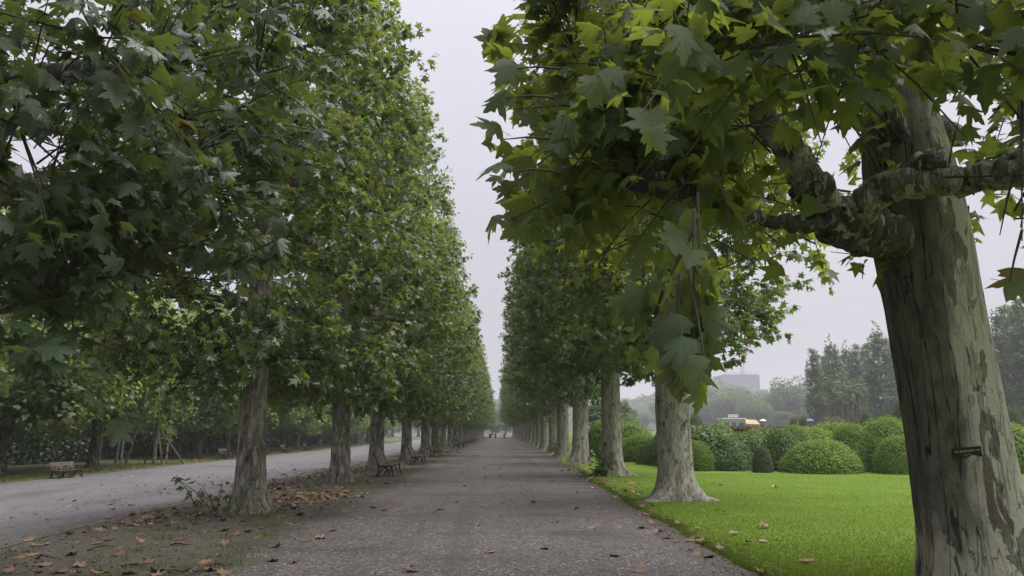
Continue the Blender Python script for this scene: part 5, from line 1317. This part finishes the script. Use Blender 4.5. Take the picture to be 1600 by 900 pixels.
def lay(px, py):
    global nw
    p = ground_at(px, py); x, y = p[0], p[1]
    on_lawn = x > lawn_x0(y) + 0.05; on_path = (not on_lawn) and x > -3.7
    z = float(zlawn(x, y)) + 0.03 if on_lawn else float(zf(x, y)) + 0.008
    o = obj('fallen_leaf', dead[int(g.integers(0, 4))], None, (x, y, z)); s = g.uniform(0.12, 0.20)
    o.rotation_euler = (g.normal(0, 0.2), g.normal(0, 0.2), g.uniform(0, 6.28)); o.scale = (s, s, s * g.uniform(0.7, 1.3))
    place_ = 'the lawn' if on_lawn else 'the gravel path' if on_path else 'the grey road' if x < -7.4 else 'the mossy earth under the bench-side trees'
    tag(o, 'dry brown fallen plane leaf lying on ' + place_, 'fallen leaf', 'fallen leaves on ' + place_)
for w_ in where: lay(*w_)
# more, scattered on the strip, the road edge and the path
cnt = 0
while cnt < 120:
    u = g.uniform(0, 1)
    if u < 0.52: x, y = g.uniform(-7.6, -3.9), 12 + 28 * g.uniform(0, 1) ** 1.2
    elif u < 0.72: x, y = g.uniform(-14, -7), 11 + 26 * g.uniform(0, 1) ** 1.3
    elif u < 0.85: x, y = 3.0 + g.normal(0, 0.28), 10 + 30 * g.uniform(0, 1) ** 1.1
    elif u < 0.95: x, y = g.uniform(-3.5, 2.8), g.uniform(9, 34)
    else: x, y = g.uniform(3.2, 8), g.uniform(9, 26)
    q = project(np.array([x, y, float(zf(x, y))]))
    if not (0 < q[0] < 1600 and q[1] < 905): continue
    lay(float(q[0]), float(q[1])); cnt += 1
# drifts of leaves too many to count
def drift(cx, cyy, sx_, sy_, n):
    return np.column_stack([g.normal(cx, sx_, n), g.normal(cyy, sy_, n)])
D2 = [drift(-4.6, 19.8, 0.55, 0.8, 220), drift(-4.7, 17.5, 0.5, 0.6, 70), drift(-6.6, 22, 0.5, 2.0, 170), drift(-7.0, 30, 0.5, 4.5, 300), drift(-6.4, 15.2, 0.5, 0.9, 110), drift(-5.6, 40, 0.9, 6, 420),
      drift(-5.2, 60, 0.8, 12, 700), drift(-5.0, 95, 0.7, 25, 900), drift(3.9, 40, 0.35, 12, 200), drift(3.3, 27, 0.3, 4, 70), drift(3.05, 15, 0.16, 4, 30), drift(-22, 48, 0.9, 14, 700), drift(-21.5, 80, 0.8, 25, 600),
      drift(-6.5, 11.5, 1.0, 1.6, 22), drift(-9.5, 24, 2.0, 6, 110), drift(0, 45, 2.5, 25, 70), drift(-12, 40, 3, 15, 160), drift(-5.0, 8.9, 0.8, 0.25, 24)]
Q = np.concatenate(D2); n = len(Q)
P = np.column_stack([Q, zf(Q[:, 0], Q[:, 1]) + g.uniform(0.012, 0.05, n) + 0.035 * (Q[:, 0] > lawn_x0(Q[:, 1]))])
a_ = g.uniform(0, 6.28, n)
V, F = place(LEAF_DS, P, np.column_stack([np.cos(a_), np.sin(a_), g.normal(0, 0.2, n)]), norm(g.normal(0, 0.22, (n, 3)) + [0, 0, 1]), g.uniform(0.07, 0.16, n), g)
ll = obj('leaf_litter', mesh_np('leaf_litter', V, F, M['dead_leaf'])); tag(ll, 'drifts of brown fallen leaves along the tree rows', 'leaf litter', kind='stuff')
def crumbs():
    A = [np.column_stack([g.uniform(-7.8, -3.3, 5200), 8.4 + 30 * g.uniform(0, 1, 5200) ** 1.5]), np.column_stack([2.95 + g.normal(0, 0.22, 2600) + 0, 8.4 + 32 * g.uniform(0, 1, 2600) ** 1.3]),
         np.column_stack([g.uniform(-3.6, 3.0, 900), 8.4 + 30 * g.uniform(0, 1, 900)]), np.column_stack([g.uniform(-15, -7, 1500), 12 + 30 * g.uniform(0, 1, 1500)])]
    Q = np.concatenate(A); n = len(Q); k = sstep(15, 60, Q[:, 1]) * 0.9 * (Q[:, 0] > 2); Q[:, 0] += k
    P = np.column_stack([Q, zf(Q[:, 0], Q[:, 1]) + 0.014 + 0.036 * (Q[:, 0] > lawn_x0(Q[:, 1]))]); a = g.uniform(0, 6.28, n)
    V, F = place(LEAF_S, P, np.column_stack([np.cos(a), np.sin(a), g.normal(0, 0.1, n)]), norm(g.normal(0, 0.3, (n, 3)) + [0, 0, 1]), g.uniform(0.02, 0.075, n), g)
    o = obj('bark_debris', mesh_np('bark_debris', V, F, M['crumb'])); tag(o, 'crumbs of bark and broken leaves strewn over the ground', 'debris', kind='stuff')
M['crumb'] = leaf_mat('crumb', (0.03, 0.02, 0.013), (0.10, 0.062, 0.036), (0.16, 0.10, 0.06), (0.1, 0.06, 0.03), trans=0.05, yellow=0.0, rough=0.7)
crumbs()
# fallen sticks
for i, (px, py, l, a) in enumerate([(282, 853, 0.34, -0.3), (160, 858, 0.42, 0.9), (70, 874, 0.3, -0.3), (210, 885, 0.3, 0.4), (290, 896, 0.45, -0.15), (340, 886, 0.28, 0.2), (440, 800, 0.35, 0.1)]):
    p = ground_at(px, py); dx, dy = math.cos(a) * l / 2, math.sin(a) * l / 2
    st = obj('fallen_stick', limb_mesh('fallen_stick', [(-dx, -dy, 0.0), (0.03, -0.03, 0.035), (dx, dy, 0.015)], [0.016, 0.013, 0.006], M['bark_dark'], i, 6, 8), None, (p[0], p[1], float(zf(p[0], p[1])) + 0.012)); 
    tag(st, ['dark curved stick lying clear on the mossy earth', 'long stick lying slantwise on the earth near the road', 'short dark stick near the corner grass', 'stick among leaves on the bare earth', 'longest stick at the very bottom of the picture', 'stick among the brown leaves at the bottom of the picture', 'stick at the foot of the mottled trunk'][i], 'stick', 'fallen sticks on the earth')
# grass blades of the lawn, and tufts on the earth
def blades(name, P, h, w, g, mat):
    n = len(P); a = g.uniform(0, 6.28, n); d = np.column_stack([np.cos(a), np.sin(a), 0 * a]); ln = g.normal(0, 0.35, (n, 2))
    hh = g.uniform(h[0], h[1], n); tip = P + np.column_stack([ln * hh[:, None], hh])
    V = np.stack([P - d * w, P + d * w, tip], 1).reshape(-1, 3); F = np.arange(3 * n).reshape(-1, 3)
    o = obj(name, mesh_np(name, V, F, mat)); o['kind'] = 'stuff'; return o
n = 190000
y = 8.2 + 22 * g.uniform(0, 1, n) ** 1.9; u = g.uniform(0, 1, n); x = lawn_x0(y) + u ** 1.15 * (y * 0.72 - 2.2)
P = np.column_stack([x, y, zlawn(x, y) - 0.004])
tag(blades('lawn_grass', P, (0.015, 0.042), 0.0035, g, M['grass']), 'short bright green mown grass of the lawn', 'grass')
n = 9000; y = 8 + 26 * g.uniform(0, 1, n) ** 1.4; x = lawn_x0(y) + np.abs(g.normal(0, 0.10, n)) - 0.05
tag(blades('lawn_grass', np.column_stack([x, y, zlawn(x, y) - 0.01]), (0.05, 0.11), 0.005, g, M['grass']), 'longer ragged grass along the edge of the lawn', 'grass')
tc_ = np.column_stack([g.uniform(-7.5, -3.6, 70), 8.6 + 26 * g.uniform(0, 1, 70) ** 1.4]); tc_ = np.vstack([tc_, [[-6.2, 9.0], [-6.0, 8.8], [-5.8, 8.9], [-6.4, 9.3], [-5.2, 20.6], [-4.9, 21.5], [-5.3, 22.4], [-3.3, 9.9], [-3.5, 10.6]]])
k = np.concatenate([g.integers(0, len(tc_), 5200), g.integers(70, 74, 1600)]); Q = tc_[k] + g.normal(0, 0.16, (len(k), 2))
tag(blades('grass_tufts', np.column_stack([Q, zf(Q[:, 0], Q[:, 1])]), (0.03, 0.11), 0.005, g, M['grass']), 'sparse grass tufts on the bare earth', 'grass')
n = 9000; y = 25 + 90 * g.uniform(0, 1, n) ** 1.5; x = -21.2 - np.abs(g.normal(0, 1.2, n))
tag(blades('verge_grass', np.column_stack([x, y, zf(x, y)]), (0.06, 0.2), 0.012, g, M['grass']), 'rough grass along the far side of the road', 'grass')

for lst in (protoL, protoR, farL, farR, wood, wood2, az, cm, tp, tall, rnd, pp, [bA, bB, bo]):
    for r in lst: proto_unused(r)

# ------------------------------------------------------------------ rain haze
hz_ = MB().box((0, 480, 45), (3200, 2300, 96)).mesh('haze')
haze = obj('haze', hz_); tag(haze, 'thin grey rain haze hanging over the whole park', 'haze', kind='stuff')
t = NT('haze'); pv = t.node('ShaderNodeVolumePrincipled')
pv.inputs['Color'].default_value = (0.90, 0.90, 0.96, 1); pv.inputs['Density'].default_value = 0.00072; pv.inputs['Anisotropy'].default_value = 0.1
t.l.new(pv.outputs[0], t.out.inputs['Volume']); haze.data.materials.append(t.m)
